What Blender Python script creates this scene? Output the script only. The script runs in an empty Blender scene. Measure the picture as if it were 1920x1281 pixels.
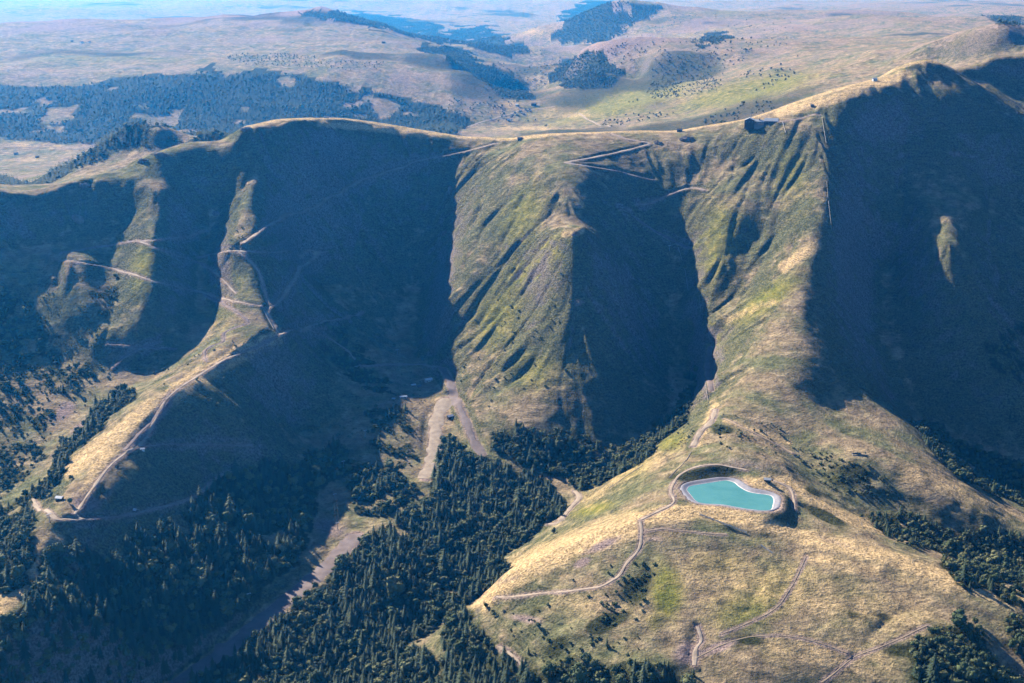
import bpy, bmesh, math, random
import numpy as np
from mathutils import Vector, Matrix

scene = bpy.context.scene
col = scene.collection
R = math.radians
random.seed(7)
rng = np.random.default_rng(7)

# ------------------------------------------------------------------ camera, sky, sun, exposure
S = 1.6                                  # metres per planning unit
F, CU, CV = 2667.0, 960.0, 640.5         # focal length and centre in photograph pixels
PITCH = R(14.7)
CAMZ = 900.0
cam_d = bpy.data.cameras.new('camera')
cam_d.sensor_width = 36.0
cam_d.lens = 36.0 * F / 1920.0
cam_d.clip_start = 5.0
cam_d.clip_end = 200000.0
cam = bpy.data.objects.new('camera', cam_d)
cam.location = (0, 0, CAMZ)
cam.rotation_euler = (R(90) - PITCH, 0, 0)
col.objects.link(cam)
scene.camera = cam

SUN_ELEV = R(31.5)
SUN_DIR = Vector((-0.68, 0.733, 0)).normalized()      # horizontal direction towards the sun
to_sun = Vector((SUN_DIR.x * math.cos(SUN_ELEV), SUN_DIR.y * math.cos(SUN_ELEV), math.sin(SUN_ELEV)))
world = bpy.data.worlds.new('World')
scene.world = world
world.use_nodes = True
wn = world.node_tree.nodes
wl = world.node_tree.links
sky = wn.new('ShaderNodeTexSky')
sky.sky_type = 'NISHITA'
sky.sun_disc = False
sky.sun_elevation = SUN_ELEV
sky.sun_rotation = math.atan2(SUN_DIR.x, SUN_DIR.y)
sky.altitude = 1500
sky.air_density = 0.55
sky.dust_density = 0.0
sky.ozone_density = 10.0
wl.new(sky.outputs[0], wn['Background'].inputs[0])
wn['Background'].inputs[1].default_value = 0.095
sun_d = bpy.data.lights.new('sun', 'SUN')
sun_d.energy = 5.0
sun_d.angle = R(0.5)
sun_d.color = (1.0, 0.92, 0.82)
sun = bpy.data.objects.new('sun', sun_d)
sun.rotation_euler = to_sun.to_track_quat('Z', 'Y').to_euler()
sun.location = (-2000, 2000, 3000)
col.objects.link(sun)
scene.view_settings.view_transform = 'Standard'
scene.view_settings.look = 'None'
scene.view_settings.gamma = 1.0
scene.view_settings.exposure = 1.25
scene.cycles.use_denoising = True
scene.cycles.max_bounces = 4
scene.cycles.diffuse_bounces = 0
scene.cycles.volume_bounces = 0
scene.cycles.transparent_max_bounces = 4

# ------------------------------------------------------------------ small helpers
def link(o, parent=None):
    col.objects.link(o)
    if parent is not None:
        o.parent = parent
    return o

def tag(o, label=None, cat=None, group=None, kind=None):
    if label: o['label'] = label
    if cat: o['category'] = cat
    if group: o['group'] = group
    if kind: o['kind'] = kind
    return o

def mesh_np(name, V, Fc, mats=(), smooth=False):
    V = np.asarray(V, np.float32); Fc = np.asarray(Fc, np.int32)
    k = Fc.shape[1]
    me = bpy.data.meshes.new(name)
    me.vertices.add(len(V)); me.vertices.foreach_set('co', V.ravel())
    me.loops.add(Fc.size); me.loops.foreach_set('vertex_index', Fc.ravel())
    me.polygons.add(len(Fc))
    me.polygons.foreach_set('loop_start', np.arange(0, Fc.size, k, dtype=np.int32))
    if smooth:
        me.polygons.foreach_set('use_smooth', np.ones(len(Fc), bool))
    for m in mats: me.materials.append(m)
    me.update(calc_edges=True)
    return me

def ray(u, v):
    y = (CV - np.asarray(v, float)) / F
    x = (np.asarray(u, float) - CU) / F
    dy = math.cos(PITCH) + y * math.sin(PITCH)
    dz = -math.sin(PITCH) + y * math.cos(PITCH)
    return x / dy, dz / dy              # X per metre of Y, Z per metre of Y

def project(X, Y, Z):
    Zr = Z - CAMZ
    zc = Y * math.cos(PITCH) - Zr * math.sin(PITCH)
    yc = Y * math.sin(PITCH) + Zr * math.cos(PITCH)
    return CU + F * X / zc, CV - F * yc / zc

def smooth(a, b, t):
    t = np.clip((t - a) / (b - a), 0, 1)
    return t * t * (3 - 2 * t)

def vnoise(x, y, seed=0):
    xi = np.floor(x).astype(np.int64); yi = np.floor(y).astype(np.int64)
    fx = x - xi; fy = y - yi
    fx = fx * fx * fx * (fx * (fx * 6 - 15) + 10); fy = fy * fy * fy * (fy * (fy * 6 - 15) + 10)
    tab = np.random.default_rng(1000 + seed).random(65536).astype(np.float32) * 2 - 1
    def h(i, j): return tab[(i * 7919 + j * 104729 + ((i * 31) ^ (j * 17))) & 65535]
    a = h(xi, yi); b = h(xi + 1, yi); c = h(xi, yi + 1); d = h(xi + 1, yi + 1)
    return (a + (b - a) * fx) * (1 - fy) + (c + (d - c) * fx) * fy

def fbm(x, y, size, octaves=4, seed=0, gain=0.5, ridged=False):
    out = 0; amp = 1; tot = 0
    for o in range(octaves):
        n = vnoise(x / size + 13.7 * o, y / size - 7.3 * o, seed + o)
        if ridged: n = 1 - 2 * np.abs(n)
        out = out + n * amp; tot += amp
        amp *= gain; size *= 0.5
    return out / tot

# ------------------------------------------------------------------ terrain: control lines read off the photograph
# each point: photograph u, v and the plan distance (planning units); X and height follow from the ray
CREST = [(-500,262,1720),(-250,292,1740),(-110,322,1728),(-40,362,1708),(0,371,1702),(80,366,1735),(155,342,1770),(255,312,1825),(265,299,1830),(350,272,1880),(430,260,1920),  # first points lie unseen left of the frame, raised to cast shade
 (452,240,1925),(542,222,1985),(600,222,2030),(645,224,2060),(725,235,2090),(800,246,2110),(860,256,2110),(940,262,2085),
 (1000,256,2045),(1060,250,2050),(1145,247,2070),(1270,245,2080),(1400,222,2075),(1455,205,2090),(1535,178,2120),(1635,150,2140),
 (1675,132,2140),(1710,119,2130),(1745,115,2130),(1765,119,2140),(1785,130,2165),(1810,129,2200),(1860,116,2215),(1920,116,2225),(2150,125,2240),(2500,160,2240)]
LINES = [
 CREST,
 # near lip of the rounded crest
 [(480,243,1922),(560,239,1958),(645,243,2036),(760,257,2074),(880,269,2086),(960,270,2062)],
 [(1455,232,1990),(1550,216,1990),(1640,192,2020),(1700,165,2065)],
 [(-40,384,1696),(0,393,1690),(80,389,1720),(155,367,1754),(230,342,1786)],
 # left ribs and left spur
 [(305,360,1766),(300,400,1727),(292,450,1668),(290,530,1592),(250,625,1526)],
 [(400,390,1812),(385,470,1738),(385,560,1640),(350,640,1542),(300,705,1476)],
 [(228,420,1738),(220,480,1674),(206,560,1594),(200,640,1522)],
 [(480,340,1832),(430,465,1682),(495,575,1586),(520,630,1542),(455,660,1485),(390,690,1425),(335,730,1365),(300,762,1335),(250,815,1280),(205,860,1235),(165,920,1175),(135,965,1130),(70,1050,1070),(0,1120,1020),(-150,1230,940)],
 [(150,480,1652),(172,570,1572),(205,660,1514)],
 [(20,430,1680),(60,428,1692),(100,430,1704)],
 [(60,560,1580),(100,680,1500),(150,760,1420)],
 # left valley
 [(260,700,1490),(190,760,1415),(100,850,1325),(30,960,1205),(0,1005,1165),(-150,1130,1070),(-400,1300,960)],
 # bowl and main valley
 [(590,520,1815),(640,590,1745),(690,640,1700),(760,680,1670),(815,690,1645),(840,790,1515),(830,860,1435),(790,915,1372),(640,1050,1230),(480,1160,1135),(300,1281,1050),(150,1400,985),(0,1550,900)],
 [(790,320,2040),(800,420,1972),(795,520,1885),(795,600,1785),(812,670,1690)],
 [(640,300,2000),(665,380,1948),(690,470,1900),(700,560,1812)],
 # flank of the left spur and its foot
 [(600,660,1620),(660,710,1590),(740,745,1550),(770,800,1490)],
 [(470,790,1375),(560,800,1475),(650,860,1425),(720,905,1385)],
 [(400,870,1315),(300,905,1240),(210,965,1165)],
 [(500,900,1330),(600,960,1320)],
 [(300,1050,1145),(150,1120,1070),(400,1010,1210),(540,1010,1250)],
 [(200,1200,1035),(60,1250,980)],
 # central spur crest
 [(1000,262,2018),(1060,320,1885),(1080,380,1812),(1082,419,1776),(1072,426,1714),(1085,470,1684),(1080,560,1630),(1092,650,1572),(1108,720,1530),(1105,780,1488)],
 [(965,400,1838),(930,480,1778),(905,560,1716)],
 [(985,480,1742),(980,560,1680),(975,620,1632),(975,700,1562)],
 [(1180,750,1534),(1150,800,1482)], [(1225,735,1562)],
 # left foot of the central spur
 [(935,300,1990),(892,380,1922),(864,450,1858),(842,530,1776),(830,590,1724),(824,650,1674),(850,710,1598),(880,790,1500),(915,860,1430)],
 [(960,790,1480),(1000,845,1440)],
 # right ravine
 [(1270,300,1975),(1270,400,1885),(1272,470,1835),(1285,545,1770),(1290,600,1722),(1308,690,1640),(1290,740,1580),(1260,790,1525),(1170,850,1448),(1080,915,1378),(980,1000,1285),(870,1140,1165),(700,1230,1095),(560,1281,1060),(400,1400,985)],
 # low forested interfluve
 [(880,900,1400),(850,980,1310),(720,1100,1190),(520,1240,1085)],
 # right spur crest
 [(1550,222,1985),(1555,300,1898),(1557,430,1768),(1540,470,1726),(1520,540,1652),(1508,640,1536),(1500,700,1470),(1490,760,1410)],
 # ribs between ravine and right spur
 [(1390,300,1962),(1365,400,1838),(1340,500,1758),(1310,560,1725)], [(1402,420,1818),(1388,480,1778)],
 [(1435,370,1865),(1420,470,1778),(1360,560,1716),(1320,620,1668)],
 [(1490,330,1895),(1465,450,1776)],
 [(1400,600,1622),(1380,680,1532)],
 # fan under the ravine, mound, bench
 [(1335,640,1655),(1340,700,1555),(1342,760,1428),(1332,795,1348)],
 [(1265,900,1214),(1300,878,1232),(1340,872,1237),(1400,880,1229)],
 [(1280,840,1318),(1230,860,1318),(1140,905,1320),(1100,935,1330)],
 [(1380,850,1266),(1450,860,1268)],
 # right valley, tongue, second stream
 [(1660,480,1850),(1640,620,1720),(1690,730,1635),(1720,785,1600),(1800,850,1545),(1920,930,1465),(2200,1040,1360)],
 [(1560,760,1440),(1690,792,1445),(1800,890,1372),(1900,965,1312),(2050,1030,1270)],
 [(1600,860,1300),(1750,920,1272),(1850,965,1262)],
 [(1470,830,1340),(1510,862,1312),(1570,920,1255),(1640,960,1240),(1800,1020,1215),(1920,1060,1208),(2150,1120,1200)],
 # right face ribs
 [(1810,145,2190),(1860,138,2202),(1925,142,2211),(2100,150,2222)],
 [(1745,125,2118),(1790,180,2062),(1850,245,2020),(1920,300,2005),(2050,400,1930)],
 [(1700,340,1945),(1770,470,1775),(1800,560,1715),(1880,700,1630)],
 [(1640,260,1990),(1650,420,1872)],[(1700,250,2008),(1790,300,1972),(1900,390,1938)],
 [(1860,400,1880),(1900,560,1775),(1980,760,1620)],
 # foreground hill
 [(1200,975,1126),(1260,960,1138),(1320,957,1142),(1420,982,1122),(1500,1008,1112),(1650,1045,1086),(1800,1095,1060),(1920,1135,1045),(2200,1230,1010)],
 [(1200,975,1126),(1080,1020,1112),(960,1062,1115),(885,1135,1112)],
 [(1200,1045,1077),(1200,1100,1042),(1200,1200,983),(1200,1281,940)],
 [(1400,1050,1077),(1400,1100,1043),(1400,1200,982),(1400,1281,939)],
 [(1000,1100,1075),(1000,1200,1016),(1000,1281,974)],
 [(1300,1260,955),(1300,1400,890)],
 [(1640,1120,1034),(1700,1200,984),(1800,1281,939)],
 [(1920,1281,960),(1920,1200,1005)],
 [(900,1281,1000),(850,1400,950),(1400,1450,880),(1900,1450,890)],
]
PTS = [  # far country: single points u, v, distance
 (230,243,2350),(300,242,2330),(390,250,2290),(225,262,2345),(165,285,2325),(130,322,2310),(60,355,2270),(0,395,2260),(250,275,2322),(320,276,2306),(390,268,2268),
 (40,290,3500),(-200,310,3300),(150,262,3650),(300,240,3850),(500,235,3850),(700,245,3800),(820,248,3600),
 (0,150,4250),(150,150,4300),(300,140,4350),(450,125,4400),(560,140,4250),(700,160,4200),(850,200,4100),(300,185,4050),(500,185,4050),
 (-300,120,4800),(0,60,6000),(0,105,5000),(300,55,6300),(300,100,5100),(550,24,6500),(610,18,6600),(500,60,5800),(700,55,5800),(600,100,5000),(750,98,4900),(820,75,5600),
 (840,105,4700),(885,140,4450),(940,180,4350),(820,130,4550),(905,112,5300),(930,150,4900),
 (200,25,12000),(-500,20,11500),(600,0,16000),(0,5,17000),(-800,60,8000),
 (930,215,4600),(985,205,4850),(870,243,3850),(1050,235,3950),(1005,160,6000),(1005,120,7600),(995,80,10000),(1010,40,13500),(950,8,17000),(970,95,9000),(950,55,11500),
 (1055,125,5100),(1090,97,4780),(1130,83,4700),(1200,95,4550),(1120,140,4400),(1065,165,4700),(1220,112,4400),(1250,118,4350),
 (1040,65,8600),(1120,4,8100),(1170,3,8000),(1250,9,8200),(1200,40,7500),(1080,32,8200),(1240,60,7000),
 (1330,75,6000),(1300,105,5200),(1380,90,5400),(1300,150,4200),(1200,150,4400),(1200,200,3700),(1100,215,3850),(1350,170,3600),(1300,210,3400),
 (1880,53,3000),(1915,68,2990),(1850,64,3020),(1800,78,3060),(1740,88,3130),(1890,95,2962),(1820,102,3004),(1760,108,3078),(1600,110,3550),(1500,125,3700),(1400,132,3900),
 (1680,108,3200),(1560,135,3200),(1480,160,3300),(1750,75,4200),
 (1500,50,6400),(1600,42,6400),(1700,35,7500),(1800,60,5600),(1900,45,6200),(1500,80,5200),(1650,70,4900),(1420,30,8200),(1600,15,12000),(1900,15,12000),(1400,5,16000),(1900,-2,18000),(2300,60,6000),(2300,10,14000),(2500,120,3500),
]
P3 = []
def ctl(u, v, d):
    ax, az = ray(u, v)
    return np.array([ax * d * S, d * S, CAMZ + az * d * S])
for L in LINES:
    q = [ctl(*p) for p in L]
    for a, b in zip(q[:-1], q[1:]):
        n = max(1, int(np.hypot(*(b - a)[:2]) / 42.0))
        for k in range(n): P3.append(a + (b - a) * k / n)
    P3.append(q[-1])
for p in PTS: P3.append(ctl(*p))
for p in CREST:                            # the back of the main ridge falls away
    a = ctl(*p)
    k = 1.0 if p[0] < 1420 else 0.6
    for dy, dz in ((120, -26), (420, -130 * k), (900, -215 * k)):
        if p[0] < 420 and dy > 400: continue
        if p[0] > 1600 and dy > 200: continue
        P3.append(np.array([a[0] * (1 + dy / a[1]), a[1] + dy, a[2] + dz]))
for X in np.linspace(-60000, 60000, 7):    # the plain far away, and the unseen ground near the camera
    for Y in (30000, 45000, 62000): P3.append(np.array([X, Y, 360.0]))
for X in (-60000, -30000, -12000, -6000, 6000, 12000, 30000, 60000):
    for Y in (1000, 6000, 12000, 20000):
        if abs(X) > 0.55 * Y: P3.append(np.array([X, Y, 330.0 if X < 0 else 480.0]))
P3 = np.array(P3)
# thin out nearly coincident points
keep = []
for i in range(len(P3)):
    if all((P3[i, 0] - P3[j, 0]) ** 2 + (P3[i, 1] - P3[j, 1]) ** 2 > 9.0 ** 2 for j in keep[-400:]): keep.append(i)
P3 = P3[keep]
SC = 1000.0
C2 = (28.0 / SC) ** 2
A = P3[:, :2] / SC
def phi(d2): return np.sqrt(d2 + C2)
D2 = ((A[:, None, :] - A[None, :, :]) ** 2).sum(-1)
n = len(A)
K = np.zeros((n + 3, n + 3))
K[:n, :n] = phi(D2) - 0.0015 * np.eye(n)
K[:n, n] = 1; K[:n, n + 1:] = A; K[n, :n] = 1; K[n + 1:, :n] = A.T
W = np.linalg.solve(K, np.concatenate([P3[:, 2], np.zeros(3)]))

def graded(lo, hi, step, out_lo, out_hi, r):
    c = list(np.arange(lo, hi + 0.01, step))
    s = step
    while c[-1] < out_hi: s *= r; c.append(c[-1] + s)
    s = step; pre = []
    x = lo
    while x > out_lo: s *= r; x -= s; pre.append(x)
    return np.array(pre[::-1] + c)
STEP = 3.6
XS = graded(-1350, 1350, STEP, -50000, 50000, 1.042)
YS = graded(1420, 3560, STEP, 700, 65000, 1.02)
ix0 = int(np.searchsorted(XS, -1350.001)); nx = int(round(2700 / STEP)) + 1
iy0 = int(np.searchsorted(YS, 1420 - 0.001)); ny = int(round(2140 / STEP)) + 1
GX, GY = np.meshgrid(XS, YS)
def rbf(X, Y):
    out = np.empty(X.size, np.float64); x = X.ravel() / SC; y = Y.ravel() / SC
    a32 = A.astype(np.float32); w32 = W[:n].astype(np.float32)
    for s in range(0, X.size, 20000):
        xx = x[s:s + 20000].astype(np.float32); yy = y[s:s + 20000].astype(np.float32)
        d = (xx[:, None] - a32[None, :, 0]) ** 2 + (yy[:, None] - a32[None, :, 1]) ** 2
        out[s:s + 20000] = np.sqrt(d + np.float32(C2)) @ w32
    return (out + W[n] + W[n + 1] * x + W[n + 2] * y).reshape(X.shape)
# evaluate on every second line, then fill in
cx = np.unique(np.concatenate([np.arange(0, len(XS), 2), [len(XS) - 1]])); cy = np.unique(np.concatenate([np.arange(0, len(YS), 2), [len(YS) - 1]]))
Hc = rbf(GX[np.ix_(cy, cx)], GY[np.ix_(cy, cx)])
T1 = np.empty((len(cy), len(XS)))
for i in range(len(cy)): T1[i] = np.interp(XS, XS[cx], Hc[i])
H = np.empty((len(YS), len(XS)))
jj = np.clip(np.searchsorted(YS[cy], YS, 'right') - 1, 0, len(cy) - 2)
ff = ((YS - YS[cy][jj]) / (YS[cy][jj + 1] - YS[cy][jj]))[:, None]
H[:] = T1[jj] * (1 - ff) + T1[jj + 1] * ff

def box_blur(a, k):
    for ax in (0, 1):
        c = np.cumsum(np.pad(a, [(k + 1, k) if i == ax else (0, 0) for i in (0, 1)], mode='edge'), axis=ax)
        m = a.shape[ax]
        sl1 = [slice(None)] * 2; sl0 = [slice(None)] * 2
        sl1[ax] = slice(2 * k + 1, 2 * k + 1 + m); sl0[ax] = slice(0, m)
        a = (c[tuple(sl1)] - c[tuple(sl0)]) / (2 * k + 1)
    return a

# --- relief detail in the near block: streaks that follow the fall of the slope
B = H[iy0:iy0 + ny, ix0:ix0 + nx].copy()
BX = GX[iy0:iy0 + ny, ix0:ix0 + nx]; BY = GY[iy0:iy0 + ny, ix0:ix0 + nx]
Bs = box_blur(box_blur(B, 5), 5)
gy, gx = np.gradient(Bs, STEP)
gm = np.sqrt(gx * gx + gy * gy) + 1e-6
slope = gm.copy()
dx, dy = -gx / gm, -gy / gm
def bil(a, i, j):
    i = np.clip(i, 0, a.shape[0] - 1.001); j = np.clip(j, 0, a.shape[1] - 1.001)
    i0 = i.astype(np.int32); j0 = j.astype(np.int32); fi = i - i0; fj = j - j0
    return (a[i0, j0] * (1 - fj) + a[i0, j0 + 1] * fj) * (1 - fi) + (a[i0 + 1, j0] * (1 - fj) + a[i0 + 1, j0 + 1] * fj) * fi
def streaks(noise, steps, h):
    acc = noise.copy(); J, I = np.meshgrid(np.arange(nx, dtype=np.float32), np.arange(ny, dtype=np.float32))
    for sgn in (1, -1):
        i, j = I.copy(), J.copy()
        for k in range(steps):
            ii = np.clip(np.rint(i), 0, ny - 1).astype(np.int32); jn = np.clip(np.rint(j), 0, nx - 1).astype(np.int32)
            i += sgn * h * dy[ii, jn]; j += sgn * h * dx[ii, jn]
            ii = np.clip(np.rint(i), 0, ny - 1).astype(np.int32); jn = np.clip(np.rint(j), 0, nx - 1).astype(np.int32)
            acc += noise[ii, jn] * (1 - k / steps)
    acc -= acc.mean(); return acc / acc.std()
n1 = fbm(BX, BY, 46, 2, 11).astype(np.float32); n2 = fbm(BX, BY, 18, 2, 21).astype(np.float32)
ST1 = streaks(n1, 26, 2.0); ST2 = streaks(n2, 22, 1.2)
fade = smooth(0, 40, np.minimum.outer(np.minimum(np.arange(ny), ny - 1 - np.arange(ny)), np.minimum(np.arange(nx), nx - 1 - np.arange(nx))).astype(float))
steep = smooth(0.3, 0.62, slope)
rough = fbm(BX, BY, 130, 5, 31, 0.5)
fine = fbm(BX, BY, 22, 3, 41, 0.55)
front = np.maximum(smooth(1980, 2250, BY), smooth(150, 350, -BX))
patchy = 0.35 + 0.9 * smooth(-0.25, 0.35, fbm(BX, BY, 170, 2, 71))
B += fade * (front * (ST1 * 2.6 - 5.5 * np.exp(-(ST1 / 0.34) ** 2)) * steep * patchy + 3.2 * fbm(BX, BY, 34, 4, 47, 0.6, True) * smooth(0.7, 1.05, slope) + front * ST2 * 1.5 * smooth(0.25, 0.6, slope) * patchy + rough * (2.0 + 5.0 * steep) + fine * 0.8 + (1 - front) * (fbm(BX, BY, 75, 4, 43, 0.55, True) - 0.2) * 3.6)
H[iy0:iy0 + ny, ix0:ix0 + nx] = B
# --- the far country gets its own roll
far = smooth(3500, 4300, GY)
H += far * (fbm(GX, GY, 1500, 5, 51, 0.55) * 85 * smooth(6000, 11000, GY) + fbm(GX, GY, 560, 5, 61, 0.5, True) * 24 * smooth(3700, 5200, GY))

def height(X, Y):
    X = np.asarray(X, float); Y = np.asarray(Y, float)
    j = np.clip(np.searchsorted(XS, X, 'right') - 1, 0, len(XS) - 2); i = np.clip(np.searchsorted(YS, Y, 'right') - 1, 0, len(YS) - 2)
    fx = np.clip((X - XS[j]) / (XS[j + 1] - XS[j]), 0, 1); fy = np.clip((Y - YS[i]) / (YS[i + 1] - YS[i]), 0, 1)
    return (H[i, j] * (1 - fx) + H[i, j + 1] * fx) * (1 - fy) + (H[i + 1, j] * (1 - fx) + H[i + 1, j + 1] * fx) * fy

def cast(u, v, ymin=1300.0):
    """first ground point seen through photograph pixels (u, v)"""
    u = np.atleast_1d(np.asarray(u, float)); v = np.atleast_1d(np.asarray(v, float))
    ax, az = ray(u, v)
    rows = YS[YS >= ymin]
    hit = np.full(u.shape, 60000.0); prev = None; done = np.zeros(u.shape, bool)
    for Y in rows:
        g = CAMZ + az * Y - height(ax * Y, np.full(u.shape, Y))
        if prev is not None:
            m = (~done) & (g <= 0)
            if m.any():
                t = prev[m] / np.maximum(prev[m] - g[m], 1e-6)
                hit[m] = Yp + (Y - Yp) * np.clip(t, 0, 1); done |= m
                if done.all(): break
        prev = g; Yp = Y
    return ax * hit, hit, height(ax * hit, hit)


# ------------------------------------------------------------------ single gullies, hollows and banks seen in the photograph: width, depth (m), polyline
CARVE = [(17,4.5,[(1240,1012),(1215,1060),(1190,1110),(1150,1160),(1120,1200)]),(13,2.5,[(1205,1085),(1170,1122),(1140,1150)]),(11,3.5,[(1060,1080),(1010,1110),(950,1150)]),
 (12,5,[(1310,1170),(1300,1220),(1290,1275)]),(15,5,[(1480,932),(1530,962),(1570,988)]),(9,3,[(1330,985),(1400,1000),(1460,1012)]),(9,3,[(1540,1120),(1600,1140),(1650,1152),(1700,1190)]),
 (18,5,[(1235,1125),(1262,1180),(1250,1235)]),(10,3.5,[(1440,1040),(1420,1110),(1380,1170)]),(10,3,[(1090,1150),(1040,1180),(1000,1230)]),(12,4,[(1720,1120),(1660,1160),(1600,1230)]),(-14,-3.5,[(1470,905),(1530,935),(1600,985),(1680,1005)]),
 (14,6,[(1500,852),(1560,902),(1612,942)]),(18,3.5,[(1575,868),(1610,900),(1650,885)]),(14,2.5,[(1640,925),(1700,940)]),(10,3,[(1560,800),(1640,830),(1720,870)]),
 (12,9,[(1000,400),(940,500),(880,590),(842,640)]),(11,7,[(960,360),(900,440),(860,520)]),(11,6,[(1030,500),(960,560),(900,620),(850,670)]),(10,5,[(1050,590),(980,622),(930,660),(872,702)]),(9,4.5,[(1010,640),(960,680),(900,722)]),(9,6,[(935,300),(905,380),(875,450)]),(8,5,[(1000,320),(960,420),(925,500)]),
 (8,4.5,[(1420,300),(1390,380),(1370,460),(1340,540)]),(8,4,[(1392,290),(1352,380),(1332,470)]),(9,5,[(1472,390),(1440,470),(1390,560),(1350,620)]),(8,5,[(1510,400),(1470,500),(1420,570)]),(8,4,[(1480,540),(1420,620),(1370,690)]),
 (14,11,[(1288,580),(1305,660),(1302,720),(1272,790)]),(10,6,[(335,560),(300,640),(262,690)]),(8,5,[(400,650),(350,700),(300,742)]),(8,4,[(445,640),(390,685)]),(9,5,[(205,560),(200,620),(190,690)]),
 (13,8,[(700,300),(680,400),(660,500)]),(12,7,[(590,290),(570,380),(540,450)]),(12,8,[(800,330),(790,450),(780,540)]),(14,9,[(1700,220),(1690,350),(1680,480)]),(12,7,[(1780,330),(1760,430),(1740,560)]),(12,8,[(1850,300),(1860,450),(1880,560)]),(10,6,[(1620,300),(1610,430),(1600,560)]),
 (12,6,[(480,300),(450,380),(410,430)]),(12,7,[(120,400),(110,480),(100,560)]),(10,6,[(560,660),(620,720),(700,760)]),(9,5,[(470,720),(520,790),(560,850)]),(9,5,[(380,760),(400,830),(420,880)])]
for w, d, pl in CARVE:
    t_ = np.linspace(0, len(pl) - 1, 6 * len(pl)); uu = np.stack([np.interp(t_, range(len(pl)), [p[k] for p in pl]) for k in (0, 1)], 1)
    X, Y, Z = cast(uu[:, 0], uu[:, 1]); g_ = np.abs(Y - np.median(Y)) < 420; X, Y = X[g_], Y[g_]
    if len(X) < 3: continue
    aw = abs(w)
    i0_, i1_ = np.searchsorted(YS, Y.min() - 3 * aw), np.searchsorted(YS, Y.max() + 3 * aw); j0_, j1_ = np.searchsorted(XS, X.min() - 3 * aw), np.searchsorted(XS, X.max() + 3 * aw)
    gx_, gy_ = GX[i0_:i1_, j0_:j1_], GY[i0_:i1_, j0_:j1_]
    wx = gx_ + 9 * fbm(gx_, gy_, 40, 3, 141); wy = gy_ + 9 * fbm(gx_, gy_, 40, 3, 142)
    dd = np.full(gx_.shape, 1e9); tt = np.zeros(gx_.shape)
    for k in range(len(X) - 1):
        a = np.array([X[k], Y[k]]); ab = np.array([X[k + 1] - X[k], Y[k + 1] - Y[k]])
        t = np.clip(((wx - a[0]) * ab[0] + (wy - a[1]) * ab[1]) / (ab @ ab + 1e-9), 0, 1); q = np.hypot(wx - a[0] - t * ab[0], wy - a[1] - t * ab[1])
        m = q < dd; dd[m] = q[m]; tt[m] = ((k + t) / (len(X) - 1))[m]
    prof = np.exp(-np.abs(dd / (0.62 * aw)) ** 1.4) * np.clip(np.minimum(tt, 1 - tt) * 5, 0.15, 1) * (0.75 + 0.5 * fbm(gx_, gy_, 45, 2, 143))
    H[i0_:i1_, j0_:j1_] -= d * prof

# ------------------------------------------------------------------ reservoir basin, tracks: cut into the ground before it is meshed
def catmull(P, step):
    P = np.asarray(P, float)
    if len(P) < 3:
        m = max(2, int(np.linalg.norm(P[-1, :2] - P[0, :2]) / step) + 1)
        return P[0] + (P[-1] - P[0]) * np.linspace(0, 1, m)[:, None]
    Q = np.vstack([2 * P[0] - P[1], P, 2 * P[-1] - P[-2]]); out = []
    for k in range(1, len(Q) - 2):
        m = max(2, int(np.linalg.norm(Q[k + 1, :2] - Q[k, :2]) / step))
        t = (np.arange(m) / m)[:, None]
        out.append(0.5 * (2 * Q[k] + (Q[k + 1] - Q[k - 1]) * t + (2 * Q[k - 1] - 5 * Q[k] + 4 * Q[k + 1] - Q[k + 2]) * t ** 2
                          + (-Q[k - 1] + 3 * Q[k] - 3 * Q[k + 1] + Q[k + 2]) * t ** 3))
    out.append(P[-1:]); return np.vstack(out)

POND_PX = [(1288,919),(1294,912),(1321,907),(1353,902),(1362,901),(1376,905),(1386,913),(1400,921),(1415,925),(1439,928),(1447,931),(1450,937),(1449,946),(1442,957),(1407,955),(1376,950),(1353,946),(1318,944),(1305,939),(1297,930)]
pz = ctl(1370, 925, 1185)[2]
pond = []
for u, v in POND_PX:
    ax, az = ray(u, v); Y = (pz - CAMZ) / az; pond.append((ax * Y, Y))
pond = np.array(pond)
pc = pond.mean(0)
pond = catmull(np.vstack([pond, pond[:1]]), 3.0)[:-1, :2]
def seg_dist(X, Y, P, closed=True):
    d = np.full(X.shape, 1e9)
    n_ = len(P)
    for k in range(n_ if closed else n_ - 1):
        a = P[k]; b = P[(k + 1) % n_]; ab = b - a
        t = np.clip(((X - a[0]) * ab[0] + (Y - a[1]) * ab[1]) / (ab @ ab + 1e-9), 0, 1)
        d = np.minimum(d, np.hypot(X - a[0] - t * ab[0], Y - a[1] - t * ab[1]))
    return d
def inside(X, Y, P):
    P = np.asarray(P, float); r = np.zeros(np.shape(X), bool); n_ = len(P)
    for k in range(n_):
        x1, y1 = P[k]; x2, y2 = P[(k + 1) % n_]
        c = ((y1 > Y) != (y2 > Y))
        if y1 != y2: r ^= c & (X < (x2 - x1) * (Y - y1) / (y2 - y1) + x1)
    return r
LINER_W, RIM = 7.2, 2.6
yi0, yi1 = np.searchsorted(YS, pc[1] - 130), np.searchsorted(YS, pc[1] + 130)
xi0, xi1 = np.searchsorted(XS, pc[0] - 150), np.searchsorted(XS, pc[0] + 150)
sub = np.s_[yi0:yi1, xi0:xi1]
pd = seg_dist(GX[sub], GY[sub], pond); pd = np.where(inside(GX[sub], GY[sub], pond), -pd, pd)
natural = H[sub]
rimz = pz + RIM
out_w = LINER_W + 3.5
Hn = np.where(pd < out_w, rimz, rimz + (natural - rimz) * smooth(0, 26, pd - out_w))
Hn = np.where(pd < LINER_W + 1.0, pz - 3.0, Hn)
Hn = np.where((pd >= LINER_W + 1.0) & (pd < LINER_W + 2.0), pz - 0.5, Hn)
H[sub] = Hn

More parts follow.
